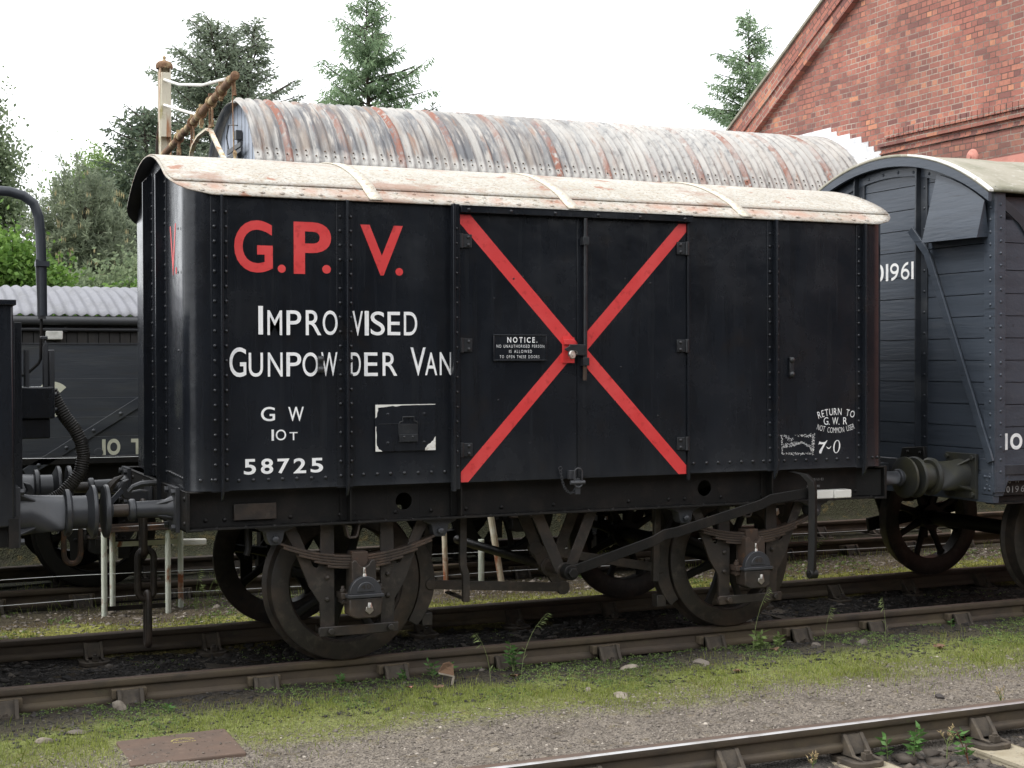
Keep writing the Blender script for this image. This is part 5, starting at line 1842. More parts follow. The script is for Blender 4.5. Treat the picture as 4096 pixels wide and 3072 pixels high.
m.box(.31, .97, 2.86, 3.11, .528, .538)
m.build('top_bar', 'rusty', st)
MB().box(.4, .95, 3.085, 3.095, .385, .425).build('cross_bar', 'postwhite', st)
m = MB().box(.33, .82, 2.885, 2.897, -.085, -.05)
m.box(.42, .95, 3.085, 3.097, -.06, -.045)
m.build('foot_bar', 'blackm', st)
m = MB().box(.44, .56, 3.02, 3.1, -.15, -.125)
m.build('foot_plate', 'chair', st)
# ------------------------------------------------------------------ arched corrugated shed
AX0, AX1 = 3.13, 12.74
sh = thing('corrugated_shed', 'long arched shed of rust-streaked white corrugated iron behind the gunpowder van', 'shed', (8, 11, -.12))
def arch(x):
    t = (x - AX0) / (AX1 - AX0)
    return 11.0 + .08 * t, 3.66 - .12 * t, 1.74 + .18 * t       # centre y, centre z, radius
def sheet_fn(a0, a1, dr, nx0, nx1):
    def fn(u, v):
        x = nx0 + (nx1 - nx0) * u
        yc, zc, r = arch(x)
        a = R(a0 + (a1 - a0) * v)
        rr = r + dr + .026 * math.sin(2 * math.pi * x / .127) + (.003 * math.sin(x * 1.7 + v * 4))
        return (x, yc - rr * math.cos(a), zc + rr * math.sin(a))
    return fn
nx = int((AX1 - AX0) / .127 * 6)
m = MB().grid(sheet_fn(24, 82, .02, AX0, AX1), nx, 22)
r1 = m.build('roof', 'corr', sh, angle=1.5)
s = r1.modifiers.new('t', 'SOLIDIFY'); s.thickness = .006; s.offset = -1
m = MB().grid(sheet_fn(76, 166, .0, AX0, AX1), nx, 22)
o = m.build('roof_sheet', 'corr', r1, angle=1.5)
s = o.modifiers.new('t', 'SOLIDIFY'); s.thickness = .006; s.offset = -1
m = MB().grid(sheet_fn(-4, 29, -.03, AX0 + .1, AX1), nx, 12)
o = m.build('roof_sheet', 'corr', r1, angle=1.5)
# fixing bolts above the lip
m = MB()
for k in range(73):
    x = AX0 + .127 * .25 + .127 * k
    yc, zc, r = arch(x)
    for dg in (28.5, 31) if k % 3 else (28.5,):
        a = R(dg)
        m.dome((x, yc - (r + .036) * math.cos(a), zc + (r + .036) * math.sin(a)), (0, -math.cos(a), math.sin(a)), .014, .8, 6)
m.build('roof_bolt', 'rusty', r1)
# side wall under the arch
m = MB()
m.grid(lambda u, v: (AX0 + .12 + (AX1 - AX0 - .12) * u, 9.3 - .012 * math.sin(2 * math.pi * (AX0 + (AX1 - AX0) * u) / .127), -.2 + 3.85 * v), nx // 2, 1)
m.build('side_wall', 'darkboard', sh)
# boarded end
m = MB()
yc, zc, r = arch(AX0 + .14)
y = yc - 1.68
k = 0
while y < yc + 1.66:
    w_ = .105
    y1 = min(y + w_, yc + 1.68)
    zt = lambda q: zc + math.sqrt(max(.01, (r - .01) ** 2 - (q - yc) ** 2))
    x_ = AX0 + .14 + (.004 if k % 2 else 0)
    m.add([(x_, y + .003, -.15), (x_, y1 - .003, -.15), (x_, y1 - .003, zt(y1)), (x_, y + .003, zt(y))], [(3, 2, 1, 0)])
    y = y1; k += 1
m.box(AX0 + .15, AX0 + .17, yc - 1.6, yc + 1.6, -.15, 3.7)
m.build('end_wall', 'shedwood', sh, smooth=False)
m = MB()
m.bar((AX0 + .1, 10.75, 4.93), (AX0 + .1, 10.75, 4.42), .05, .05)
m.bar((AX0 + .05, 10.4, 4.75), (AX0 + .05, 11.2, 4.74), .06, .03)
m.bar((AX0 + .05, 10.4, 4.68), (AX0 + .05, 11.25, 4.66), .05, .02)
m.tube([(AX0 + .08, 10.75, 5.05), (AX0 + .03, 11.05, 5.1), (AX0 + .03, 11.2, 4.95), (AX0 + .05, 11.15, 4.78)], .01, 6)
m.tube([(AX0 + .06, 11.1, 4.66), (AX0 + .04, 10.9, 4.5), (AX0 + .06, 10.6, 4.5), (AX0 + .1, 10.5, 4.6)], .009, 6)
m.box(AX0 + .05, AX0 + .13, 10.7, 10.8, 4.86, 4.98)
m.build('cable_bracket', 'gutter', sh)

# ------------------------------------------------------------------ brick engine house gable
BX = 12.75
bk = thing('brick_building', 'tall red brick gable with a raking verge, rising behind the right hand van', 'building', (17, 3, -.12))
RY, RZ = 3.0, 12.11          # ridge
SL = .588
def rz(y): return RZ - SL * abs(y - RY)
m = MB()
ye0, ye1 = -8.8, 14.8
def wall(m, z0, z1, x, rake_in, ya, yb):
    pass
P = [(BX, ye0, -.2), (BX, ye1, -.2), (BX, ye1, rz(ye1) - .1), (BX, RY, RZ - .1), (BX, ye0, rz(ye0) - .1)]
m.prism(P, (9, 0, 0))
m.build('wall', 'brick', bk, smooth=False)
# raking verge in two tiers and its coping
def rake(d0, d1, x0, x1, mt, name):
    """band measured down perpendicular to the slope"""
    m = MB()
    c = math.cos(math.atan(SL))
    for s in (-1, 1):
        ye = ye1 if s > 0 else ye0
        P = [(x0, RY, RZ - d0 / c), (x0, ye, rz(ye) - d0 / c), (x0, ye, rz(ye) - d1 / c), (x0, RY, RZ - d1 / c)]
        m.prism(P, (x1 - x0, 0, 0))
    return m.build(name, mt, bk, smooth=False)
rake(.0, .045, BX - .17, BX + 9.1, 'coping', 'coping')
rake(.045, .34, BX - .13, BX + .0, 'brickrake', 'verge_band')
rake(.34, .54, BX - .10, BX + .0, 'brickrake', 'verge_band')
# string course: dentils over a plain band over a recess
m = MB()
y = -6.0
while y < 9.1:
    m.box(BX - .085, BX, y + .004, y + .106, 5.20, 5.315)
    y += .112
m.box(BX - .05, BX + .001, -6, 9.32, 5.10, 5.20)
m.box(BX - .06, BX + .001, -6, 8.9, 5.315, 5.335)
m.build('string_course', 'brick', bk, smooth=False, bevel=.004)
m = MB()
m.box(BX - .03, BX + .001, -6, 9.3, 4.99, 5.01)
m.build('string_course', 'brick', bk, smooth=False)
m = MB().box(BX - .012, BX + .001, -6, 7.05, 2.0, 4.615)
m.build('painted_band', 'pink', bk, smooth=False)
m = MB()
m.lathe([(0.0, .07), (.035, .07), (.04, .05), (.06, .045), (.075, .03), (.09, .028), (.115, .01), (.12, 0), (.12, -.01)], (BX, 7.296, 4.69), (-1, 0, 0), 28)
m.build('wall_tie_plate', 'pink', bk)
# stepped lead flashing over the shed roof
m = MB()
ST = [(12.6, 10.55, 5.60), (10.69, 10.40, 5.515), (10.40, 10.06, 5.43), (10.065, 9.77, 5.342), (9.765, 9.60, 5.24), (9.6, 9.46, 5.15), (9.47, 9.28, 5.055)]
for i, (a, b, z) in enumerate(ST):
    zb = [5.42, 5.36, 5.27, 5.14, 5.02, 4.93, 4.80][i]
    m.prism([(BX - .013 - .002 * (i % 2), a + .03, z), (BX - .013 - .002 * (i % 2), b, z - .002), (BX - .013 - .002 * (i % 2), b - .02 if i < 6 else b + .05, zb - .05), (BX - .013 - .002 * (i % 2), a + .03, zb + .02)], (.012, 0, 0))
def fl(u, v):
    x = BX - .16 + .155 * u
    yc, zc, r = arch(AX1)
    a = R(20 + 75 * v)
    rr = r + .045 + .06 * u * u
    return (x, yc - rr * math.cos(a), zc + rr * math.sin(a))
m.grid(fl, 4, 24)
m.build('flashing', 'lead', bk, angle=.5)

# ------------------------------------------------------------------ low dark shed behind the open wagon
ls = thing('low_shed', 'low dark shed with a pale grey corrugated roof at the left, behind the open wagon', 'shed', (-3, 11, -.12))
def lf(u, v):
    x = -9 + 11.5 * u
    a = v
    y = 9.35 + 2.6 * a
    z = 2.43 + .44 * math.sin(min(1, a * 1.15) * math.pi / 2) + .016 * math.sin(2 * math.pi * x / .127)
    return (x, y, z)
m = MB().grid(lf, 480, 12)
o = m.build('roof', 'asbestos', ls, angle=1.5)
s = o.modifiers.new('t', 'SOLIDIFY'); s.thickness = .01; s.offset = -1
m = MB()
x = -9.0
while x < 2.45:
    m.box(x + .004, x + .12, 9.5, 9.53, -.2, 2.42)
    x += .126
m.box(-9, 2.45, 9.53, 12, -.2, 2.4)
m.build('wall', 'darkboard', ls, smooth=False)
m = MB()
m.tube([(-9, 9.38, 2.36), (2.45, 9.38, 2.36)], .055, 12)
m.build('gutter', 'gutter', ls)
m = MB()
m.tube([(-9, 9.44, 2.255), (2.45, 9.44, 2.255)], .022, 10)
for k in range(10):
    m.box(-8 + k * 1.1, -7.97 + k * 1.1, 9.43, 9.5, 2.23, 2.285)
m.build('conduit', 'greyiron', ls)
m = MB().box(.58, .775, 9.38, 9.5, 2.13, 2.235)
m.build('bulkhead_lamp', 'lamp', ls, bevel=.012)

# ------------------------------------------------------------------ loading gauge
lg = thing('loading_gauge', 'rusty loading gauge, a cream post with a slanting scaly bar and hanging irons', 'loading gauge', (1.42, 6.3, -.12))
m = MB()
m.box(1.375, 1.488, 6.29, 6.31, -.15, 4.86)
m.box(1.375, 1.388, 6.24, 6.36, -.15, 4.84)
m.box(1.475, 1.488, 6.24, 6.36, -.15, 4.84)
m.build('post', 'gaugepost', lg, bevel=.003)
m = MB().box(1.385, 1.482, 6.215, 6.235, 4.13, 4.78)
m.build('post_plate', 'gaugepost', lg, bevel=.004)
m = MB()
m.lathe([(.083, 0), (.087, .02), (.082, .05), (.06, .072), (.02, .085), (.012, .1), (.02, .115), (.012, .13), (0.0, .135)], (1.432, 6.3, 4.83), (0, 0, 1), 20)
m.build('post_cap', 'rustbar', lg)
m = MB()
m.prism([(1.35, 6.33, 4.1), (1.375, 6.33, 4.3), (1.375, 6.33, 3.2), (1.31, 6.33, 3.2)], (0, .02, 0))
m.build('stay_plate', 'rusty', lg)
m = MB()
n = 60
pts, rr = [], []
for i in range(n + 1):
    t = i / n
    pts.append((1.40 - .10 * t, 6.2 - 3.62 * t, 3.94 + .13 * t))
    rr.append(.033 + .003 * math.sin(i * 1.9) + (.006 if i % 6 == 3 else 0))
m.tube(pts, rr, 12)
m.dome((1.30, 2.58, 4.07), (0, -1, .03), .036, .5, 12)
m.build('bar', 'rustbar', lg)
m = MB()
m.tube([(1.42, 6.24, 4.71), (1.39, 5.3, 4.49), (1.34, 4.0, 4.25), (1.31, 2.95, 4.11)], .014, 8)
m.tube([(1.415, 6.22, 4.45), (1.36, 4.35, 4.05)], .014, 8)
m.build('stay_rod', 'whitewood', lg)
def bar_at(y):
    t = (6.2 - y) / 3.62
    return Vector((1.40 - .10 * t, y, 3.94 + .13 * t))
for y, L_, kind in ((5.25, .2, 'bolt'), (4.5, .21, 'stirrup'), (4.05, .13, 'bolt'), (3.6, .2, 'stirrup'), (3.15, .08, 'bolt')):
    p = bar_at(y)
    m = MB()
    m.tube([p + Vector((.04 * math.cos(a), 0, .045 * math.sin(a))) for a in [2 * math.pi * k / 10 for k in range(10)]], .012, 6, closed=True)
    m.box(p.x - .02, p.x + .02, y - .012, y + .012, p.z + .03, p.z + .075)
    if kind == 'stirrup':
        for dy in (-.055, .055):
            m.tube([(p.x, y + dy * .4, p.z - .03), (p.x, y + dy, p.z - .08), (p.x, y + dy, p.z - L_)], .009, 6)
        m.box(p.x - .012, p.x + .012, y - .065, y + .065, p.z - L_ - .01, p.z - L_ + .012)
    else:
        m.tube([(p.x, y, p.z - .03), (p.x, y + .01, p.z - L_)], .016, 6)
        m.box(p.x - .018, p.x + .018, y - .02, y + .02, p.z - L_ * .8, p.z - L_ * .5)
    m.build('hanger', 'rustbar', lg)
m = MB()
m.strip([(1.33, 4.50, 3.62), (1.33, 4.44, 3.72), (1.33, 4.33, 3.78), (1.33, 4.1, 3.825), (1.33, 3.75, 3.83), (1.33, 3.62, 3.80), (1.33, 3.48, 3.71), (1.33, 3.30, 3.60), (1.33, 3.02, 3.44)], .036, .02, (1, 0, 0))
m.build('gauge_arch', 'gaugepost', lg)
m = MB()
m.tube([(1.335, 3.6, 3.83), (1.335, 3.56, 3.88)], .01, 6)
p = bar_at(2.70)
m.tube([p + Vector((0, 0, -.02)), (p.x + .01, 2.70, 3.52), (p.x + .01, 2.66, 3.38)], .005, 6)
m.lathe([(.0, 0), (.02, .005), (.012, .02), (.016, .04), (.01, .06), (.018, .1), (.006, .12)], (p.x + .01, 2.66, 3.38), (0, 0, 1), 10)
m.lathe([(.0, 0), (.03, .0), (.034, .012), (.02, .03), (0, .03)], (p.x + .01, 2.655, 3.36), (0, 0, 1), 10)
m.tube([p + Vector((.015, .02, -.02)), p + Vector((.02, .0, -.13))], .016, 6)
m.build('hanging_wire', 'rustbar', lg)

# ------------------------------------------------------------------ trees
def quads(C, D, Ln, Wd, rng, curl=None):
    """thin leaf diamonds: centre, direction, length, width"""
    n = len(C)
    D = D / np.maximum(np.linalg.norm(D, axis=1, keepdims=True), 1e-6)
    Q = rng.normal(size=(n, 3))
    Sd = np.cross(D, Q)
    Sd /= np.maximum(np.linalg.norm(Sd, axis=1, keepdims=True), 1e-6)
    Ln = np.broadcast_to(Ln, n)[:, None]
    Wd = np.broadcast_to(Wd, n)[:, None]
    V = np.stack([C, C + D * Ln * .45 + Sd * Wd / 2, C + D * Ln, C + D * Ln * .45 - Sd * Wd / 2], 1).reshape(-1, 3)
    F = np.arange(4 * n).reshape(-1, 4)
    return V, F

def conifer(name, label, x, y, H, Rm, zc0, seed, mt, droop=.25, lift=.15, hang=.5, nb=170, lead=None, group=None, dens=1.0, leaf=(.16, .035), taper=.85, wild=.25):
    rng = np.random.default_rng(seed)
    z0 = -.15
    t = thing(name, label, 'tree', (x, y, z0), group)
    m = MB()
    leaders = [(0.0, 0.0, H, 1.0)] + (lead or [])
    CC, DD = [], []
    for (lx, ly, lh, lw) in leaders:
        split = lh * .62 if lx else 0
        if lx:
            m.tube([(x, y, split), (x + lx * .7, y + ly * .7, split + .12 * lh), (x + lx, y + ly, lh - .2)], [.1, .06, .008], 7)
        else:
            k = 8
            m.tube([(x + .05 * math.sin(i * 1.7 + seed), y, z0 + (lh - z0) * i / k) for i in range(k + 1)], [max(.008, .2 * (H / 12) * (1 - i / k) ** .9) for i in range(k + 1)], 8)
        n_b = int(nb * lw)
        for b in range(n_b):
            q = (b + rng.random()) / n_b
            zlo = split + .1 * lh if lx else zc0
            zb = zlo + (lh * .985 - zlo) * q ** .9
            frac = (lh - zb) / (lh - zc0)
            L = Rm * (lw if lx else 1) * (frac ** taper) * (1 + wild * rng.normal()) + .12
            L = min(max(.1, L), Rm * (frac ** taper) * 1.35 + .15)
            az = rng.random() * 2 * math.pi if not lx else rng.random() * 2 * math.pi
            out = np.array([math.cos(az), math.sin(az), 0])
            fx = (zb - split) / (lh - split) if lx else 0
            base = np.array([x + lx * min(1, fx * 1.3), y + ly * min(1, fx * 1.3), zb])
            up = lift + .5 * (1 - frac) ** 2 + rng.normal() * .12
            npt = max(3, int(5 + L * 3.2))
            ts = np.linspace(0, 1, npt)
            P = base + out * (L * ts)[:, None] + np.array([0, 0, 1.0]) * (L * (up * ts - droop * ts ** 2 + droop * .6 * ts ** 4))[:, None]
            m.tube([tuple(p) for p in P[::max(1, npt // 3)]] + [tuple(P[-1])], list(np.linspace(.018 + .012 * L, .005, len(P[::max(1, npt // 3)]) + 1)), 4)
            side = np.array([-out[1], out[0], 0])
            ntw = max(6, int(L * 17 * dens))
            for k in range(ntw):
                s = .12 + .88 * (k + rng.random()) / ntw
                p = base + out * L * s + np.array([0, 0, 1]) * L * (up * s - droop * s ** 2 + droop * .6 * s ** 4)
                sl = (.12 + .34 * L * (1 - s) * .6 + .1 * rng.random()) * (1.0)
                sg = 1 if k % 2 else -1
                d = side * sg * rng.uniform(.5, 1) + out * rng.uniform(.3, .9) + np.array([0, 0, -hang * rng.uniform(.1, 1.0)])
                d /= np.linalg.norm(d)
                nn = max(3, int(sl / .034 * dens))
                for j in range(nn):
                    a = p + d * sl * (j + rng.random()) / nn
                    CC.append(a)
                    DD.append(d * .8 + rng.normal(size=3) * .45 + np.array([0, 0, -.15 * hang]))
            for k in range(max(4, int(L * 5))):
                s = .3 + .7 * rng.random()
                p = base + out * L * s + np.array([0, 0, 1]) * L * (up * s - droop * s ** 2 + droop * .6 * s ** 4)
                CC.append(p); DD.append(out + rng.normal(size=3) * .3)
        for k in range(40):
            CC.append(np.array([x + lx, y + ly, lh - .7 * rng.random()])); DD.append(np.array([rng.normal() * .6, rng.normal() * .6, .8]))
    m.build('trunk', 'bark', t)
    C, D = np.array(CC), np.array(DD)
    V, F = quads(C, D, leaf[0] * rng.uniform(.6, 1.3, len(C)), leaf[1] * rng.uniform(.8, 1.4, len(C)), rng)
    np_mesh('crown', V, F, mt, t)
    return t

def broadleaf(name, label, x, y, H, lobes, seed, mt, n=9000, leaf=(.09, .055), trunk_r=.12, needles=False, candles=None, group=None, cat='tree'):
    """lobes: (dx, dy, z, rx, rz)"""
    rng = np.random.default_rng(seed)
    t = thing(name, label, cat, (x, y, -.15), group)
    m = MB()
    zt = max(l[2] for l in lobes)
    m.tube([(x, y, -.15), (x + .08, y, zt * .4), (x - .05, y, zt * .8)], [trunk_r, trunk_r * .7, trunk_r * .25], 8)
    CC, DD = [], []
    vol = sum(l[3] ** 2 * l[4] for l in lobes)
    for (dx, dy, z, rx, rz) in lobes:
        c = np.array([x + dx, y + dy, z])
        m.tube([(x, y, max(.3, z - rz * 1.4)), (x + dx * .6, y + dy * .6, z - rz * .3), tuple(c + np.array([0, 0, rz * .4]))], [trunk_r * .45, trunk_r * .3, .01], 6)
        k = int(n * rx * rx * rz / vol)
        ncl = max(10, k // 38)
        u = rng.normal(size=(ncl, 3)); u /= np.linalg.norm(u, axis=1, keepdims=True)
        rad = rng.random(ncl) ** .38 * (1 + .16 * rng.normal(size=ncl))
        cc = c + u * rad[:, None] * np.array([rx, rx, rz])
        for q in range(ncl):
            if rng.random() < .35:
                m.tube([tuple(c + (cc[q] - c) * .15), tuple(c + (cc[q] - c) * .6 + np.array([0, 0, -.05])), tuple(cc[q])], [.02, .012, .004], 4)
            kk = max(6, int(k / ncl * rng.uniform(.5, 1.5)))
            sp = rng.uniform(.08, .22) * min(1.3, .5 + rx)
            if needles:
                ax = u[q] * .5 + np.array([0, 0, .7]) + rng.normal(size=3) * .25
                ax /= np.linalg.norm(ax)
                L_ = rng.uniform(.15, .45)
                s = rng.random(kk)
                CC.append(cc[q] + ax * (s * L_)[:, None])
                DD.append(ax * .55 + rng.normal(size=(kk, 3)) * .55)
            else:
                CC.append(cc[q] + rng.normal(size=(kk, 3)) * sp)
                DD.append(rng.normal(size=(kk, 3)) + np.array([0, 0, -.35]))
    m.build('trunk', 'bark', t)
    C, D = np.concatenate(CC), np.concatenate(DD)
    V, F = quads(C, D, leaf[0] * rng.uniform(.6, 1.3, len(C)), leaf[1] * rng.uniform(.7, 1.3, len(C)), rng)
    np_mesh('crown', V, F, mt, t)
    if candles:
        CC, DD = [], []
        for (dx, dz) in candles:
            for _ in range(5):
                CC.append(np.array([x + dx + rng.normal() * .03, y - .9 + rng.normal() * .1, dz]))
                DD.append(np.array([rng.normal() * .12, rng.normal() * .12, 1.0]))
        V, F = quads(np.array(CC), np.array(DD), .13 * rng.uniform(.7, 1.2, len(CC)), .02, rng)
        np_mesh('candle_shoots', V, F, 'candle', t)
    return t

conifer('fir_tree', 'broad dark fir with two tops behind the rusty loading gauge', 7.15, 30, 11.0, 2.7, 4.2, 21, 'fir', droop=.12, lift=.3, hang=.25, nb=190, lead=[(.95, -.2, 11.1, .35)], leaf=(.15, .04), taper=.62, wild=.3)
conifer('spruce_tree', 'tall pale green spruce with drooping twigs, in the middle of the sky', 13.95, 38, 14.35, 3.3, 5.5, 5, 'spruce', droop=.28, lift=.28, hang=1.3, nb=150, leaf=(.2, .04), taper=.8, wild=.22)
conifer('spruce_tree', 'slim spruce beside the sloping edge of the brick gable', 27.75, 36, 14.6, 2.5, 6.0, 9, 'spruce', droop=.25, lift=.25, hang=.8, nb=120, leaf=(.2, .04), taper=.75, wild=.25)
conifer('fir_tree', 'dark fir filling the gap between the bushy pine and the gunpowder van', 4.75, 27, 8.0, 1.75, 2.0, 13, 'darkfir', droop=.15, lift=.2, hang=.5, nb=150, leaf=(.16, .045), taper=.5)
conifer('fir_tree', 'distant fir tip peeping over the arched roof left of the middle spruce', 10.5, 40, 10.15, 2.0, 3.0, 17, 'fir', nb=90, taper=.7)
conifer('fir_tree', 'low dark fir top just showing over the arched roof right of the middle spruce', 15.9, 37, 10.6, 1.2, 3.0, 19, 'fir', nb=90, taper=.6)
_c = [(random.uniform(-1.0, .9), random.uniform(3.6, 5.9)) for _ in range(46)]
_c = [(a, b) for a, b in _c if b < 6.05 - abs(a) ** 2 * .7]
broadleaf('pine_tree', 'bushy grey-green pine with pale upright candle shoots at the left', 2.85, 24, 6, [(0, 0, 4.75, .75, 1.15), (-.55, 0, 4.2, .7, .95), (.5, .1, 4.1, .75, .95), (0, .2, 3.4, 1.1, .9), (-.2, 0, 2.2, 1.2, 1.0), (.75, 0, 3.0, .8, .9)], 3, 'pine', n=90000, leaf=(.16, .024), needles=True, candles=_c)
broadleaf('birch_tree', 'feathery birch reaching in from the left edge', .75, 26, 8, [(0, 0, 7.6, .55, .9), (.25, 0, 6.4, .75, .9), (.55, 0, 5.4, .6, .6), (-.3, 0, 6.8, .8, 1.4), (.35, 0, 4.4, .7, .9), (.95, -.1, 5.0, .28, .35), (0, 0, 3.2, .8, .9)], 4, 'birch', n=34000, leaf=(.1, .07))
broadleaf('young_tree', 'pale fresh green young tree standing behind the pine', 4.55, 34, 8, [(0, 0, 7.3, .6, .8), (.35, 0, 6.5, .9, .8), (-.4, 0, 6.4, .8, .8), (.1, 0, 5.2, 1.3, 1.0)], 6, 'light', n=22000, leaf=(.1, .07))
broadleaf('leafy_bush', 'bright yellow-green leafy bush low at the left edge over the shed roof', 1.0, 19, 4, [(0, 0, 3.55, .6, .5), (.5, 0, 3.3, .5, .4), (-.4, 0, 3.5, .6, .7), (.3, 0, 2.7, .9, .6)], 8, 'bush', n=11000, leaf=(.11, .08), cat='bush')
broadleaf('leafy_bush', 'small green bush between the pine and the dark fir over the shed roof', 2.85, 18.5, 3, [(0, 0, 2.9, .5, .35), (.5, 0, 2.85, .45, .4), (-.6, 0, 2.8, .5, .3), (.1, 0, 2.2, .9, .5)], 10, 'bush', n=4500, leaf=(.1, .07), cat='bush')
broadleaf('shrub', 'dark green shrub deep between the conifers behind the low shed', 3.9, 22, 4, [(0, 0, 3.3, .9, .8), (-.9, 0, 3.0, .9, .7), (.7, 0, 2.8, .7, .9)], 12, 'birch', n=12000, leaf=(.11, .07), cat='bush')

# unseen trees added behind the viewer: they block sky light and darken the paint's reflection
def unseen_wood():
    rng = np.random.default_rng(2)
    n = 34000
    X = rng.uniform(-45, 50, n)
    top = 10.0 + 2.0 * np.sin(X * .23) + 1.2 * np.sin(X * .61 + 1) + .8 * np.sin(X * 1.7)
    Z = .9 + rng.random(n) * (top - .9)
    Y = -26 + rng.normal(size=n) * .9 - .02 * (X - 2) ** 2 * .3
    V, F = quads(np.stack([X, Y, Z], 1), rng.normal(size=(n, 3)), .95 * rng.uniform(.6, 1.3, n), .65, rng)
    o = np_mesh('wood', V, F, 'hedge')
    tag(o, 'dark wood across the yard, mirrored in the black paint', 'wood', kind='stuff')
unseen_wood()
# ------------------------------------------------------------------ loose ground cover
def rocks(name, pts, size, mt, rng, flat=.6):
    """irregular little stones, one mesh"""
    n = len(pts)
    base = np.array([(1, 0, 0), (-1, 0, 0), (0, 1, 0), (0, -1, 0), (0, 0, 1), (0, 0, -1), (.6, .6, .5), (-.6, .6, .5), (.6, -.6, .5), (-.6, -.6, .5)], float)
    tri = np.array([(4, 6, 7), (4, 7, 9), (4, 9, 8), (4, 8, 6), (6, 0, 2), (6, 2, 7), (7, 2, 1), (7, 1, 9), (9, 1, 3), (9, 3, 8), (8, 3, 0), (8, 0, 6), (0, 5, 2), (2, 5, 1), (1, 5, 3), (3, 5, 0)])
    J = base[None] * (1 + .38 * rng.normal(size=(n, 10, 1))) + .12 * rng.normal(size=(n, 10, 3))
    a = rng.random(n) * 2 * np.pi
    sx, sy, sz = size * rng.uniform(.7, 1.4, n), size * rng.uniform(.6, 1.1, n), size * flat * rng.uniform(.6, 1.2, n)
    P = J * np.stack([sx, sy, sz], 1)[:, None, :]
    ca, sa = np.cos(a)[:, None], np.sin(a)[:, None]
    X = P[..., 0] * ca - P[..., 1] * sa
    Y = P[..., 0] * sa + P[..., 1] * ca
    V = np.stack([X, Y, P[..., 2]], -1) + pts[:, None, :]
    F = (tri[None] + (np.arange(n) * 10)[:, None, None]).reshape(-1, 3)
    return np_mesh(name, V.reshape(-1, 3), F, mt)

def scatter(n, x0, x1, y0, y1, rng, dens=None, dz=0.0):
    X = rng.uniform(x0, x1, n); Y = rng.uniform(y0, y1, n)
    if dens is not None:
        k = rng.random(n) < dens(X, Y)
        X, Y = X[k], Y[k]
    return np.stack([X, Y, hground(X, Y) + dz], 1)

rng = np.random.default_rng(31)
p = scatter(46000, -2.2, 8.5, -2.54, -1.0, rng, lambda x, y: np.clip((-.95 - y) / .6 + .1 + (vnoise(x * 2, y * 2, 9) - .5), .04, 1))
tag(rocks('gravel', p, rng.gamma(1.8, .0019, len(p)) + .0022, 'gravel', rng), 'fine brown gravel with pale chips between the near tracks', 'gravel', kind='stuff')
p = scatter(12000, -1.5, 8.5, -3.9, -2.63, rng, None, -.004)
tag(rocks('ballast', p, rng.gamma(2.5, .0062, len(p)) + .006, 'ballast', rng, .6), 'coarse dark ballast in the foreground track', 'ballast', kind='stuff')
p = scatter(16000, -2.2, 9.5, .05, 1.46, rng)
tag(rocks('cinders', p, rng.gamma(2.2, .004, len(p)) + .003, 'cinder', rng), 'black cinders between the rails under the gunpowder van', 'cinders', kind='stuff')
p = scatter(9000, -2.2, 9.5, -.95, -.05, rng)
tag(rocks('soil_crumbs', p, rng.gamma(2.0, .0028, len(p)) + .002, 'cinder', rng), 'dark soil crumbs along the near rail', 'soil', kind='stuff')
p = scatter(9000, -2.2, 9.5, 1.56, 3.4, rng)
tag(rocks('yard_grit', p, rng.gamma(2.0, .004, len(p)) + .002, 'gravel', rng), 'brown grit beside the wire fence', 'grit', kind='stuff')

def blades(name, P, hgt, wid, mt, rng, lean=.35, label='', cat='grass'):
    n = len(P)
    a = rng.random(n) * 2 * np.pi
    S_ = np.stack([np.cos(a), np.sin(a), np.zeros(n)], 1)
    b = rng.random(n) * 2 * np.pi
    L_ = np.stack([np.cos(b), np.sin(b), np.zeros(n)], 1) * (lean * np.abs(rng.normal(size=n)))[:, None]
    h = hgt[:, None]
    w_ = (wid * rng.uniform(.7, 1.3, n))[:, None]
    P = P - np.array([0, 0, .004])
    up = np.array([0, 0, 1.0])
    m1 = P + (up * .6 + L_ * .35) * h
    tp = P + (up + L_) * h
    V = np.stack([P - S_ * w_, P + S_ * w_, m1 + S_ * w_ * .7, tp, m1 - S_ * w_ * .7], 1).reshape(-1, 3)
    F = np.arange(5 * n).reshape(-1, 5)
    return tag(np_mesh(name, V, F, mt), label, cat, kind='stuff')

def gd(x, y):
    c = -.98 + .16 * np.sin(x * .9 + .4) + .12 * (vnoise(x * 1.5, y * 0 + 3, 12) - .5)
    band = np.exp(-((y - c) / .32) ** 2)
    left = np.clip((1.2 - x) / 2, 0, 1) * np.clip((-.55 - y) / .3, 0, 1) * np.clip((y + 1.75) / .3, 0, 1)
    return np.clip(np.maximum(band, left * .8) * (.35 + 1.3 * np.clip(vnoise(x * 3.2, y * 3.2, 5) - .15, 0, 1)), 0, 1)
def off_slab(x, y):
    inside = (x > -.2) & (x < .44) & (y > -1.56) & (y < -.96)
    return np.where(inside, 0.0, 1.0)
p = scatter(130000, -2.2, 9, -1.9, -.35, rng, lambda x, y: gd(x, y) * off_slab(x, y))
blades('moss_grass', p, rng.uniform(.008, .042, len(p)), .0017, 'grass', rng, .45, 'short yellow-green mossy grass in a strip before the near rail')
p = scatter(26000, -2.2, 9, -1.9, -.4, rng, lambda x, y: gd(x, y) * (vnoise(x * 2.2, y * 2.2, 8) > .5) * .8 * off_slab(x, y))
blades('moss_shoots', p, rng.uniform(.005, .022, len(p)), .0015, 'moss', rng, .5, 'ochre moss shoots among the short grass', 'moss')
p = scatter(7000, -2, 9, -1.25, -.35, rng, lambda x, y: (vnoise(x * 1.6, y * 1.6, 15) > .6) * .55 * off_slab(x, y))
blades('thin_grass', p, rng.uniform(.03, .085, len(p)), .0011, 'grass', rng, .45, 'sparse thin taller grass blades near the rail')
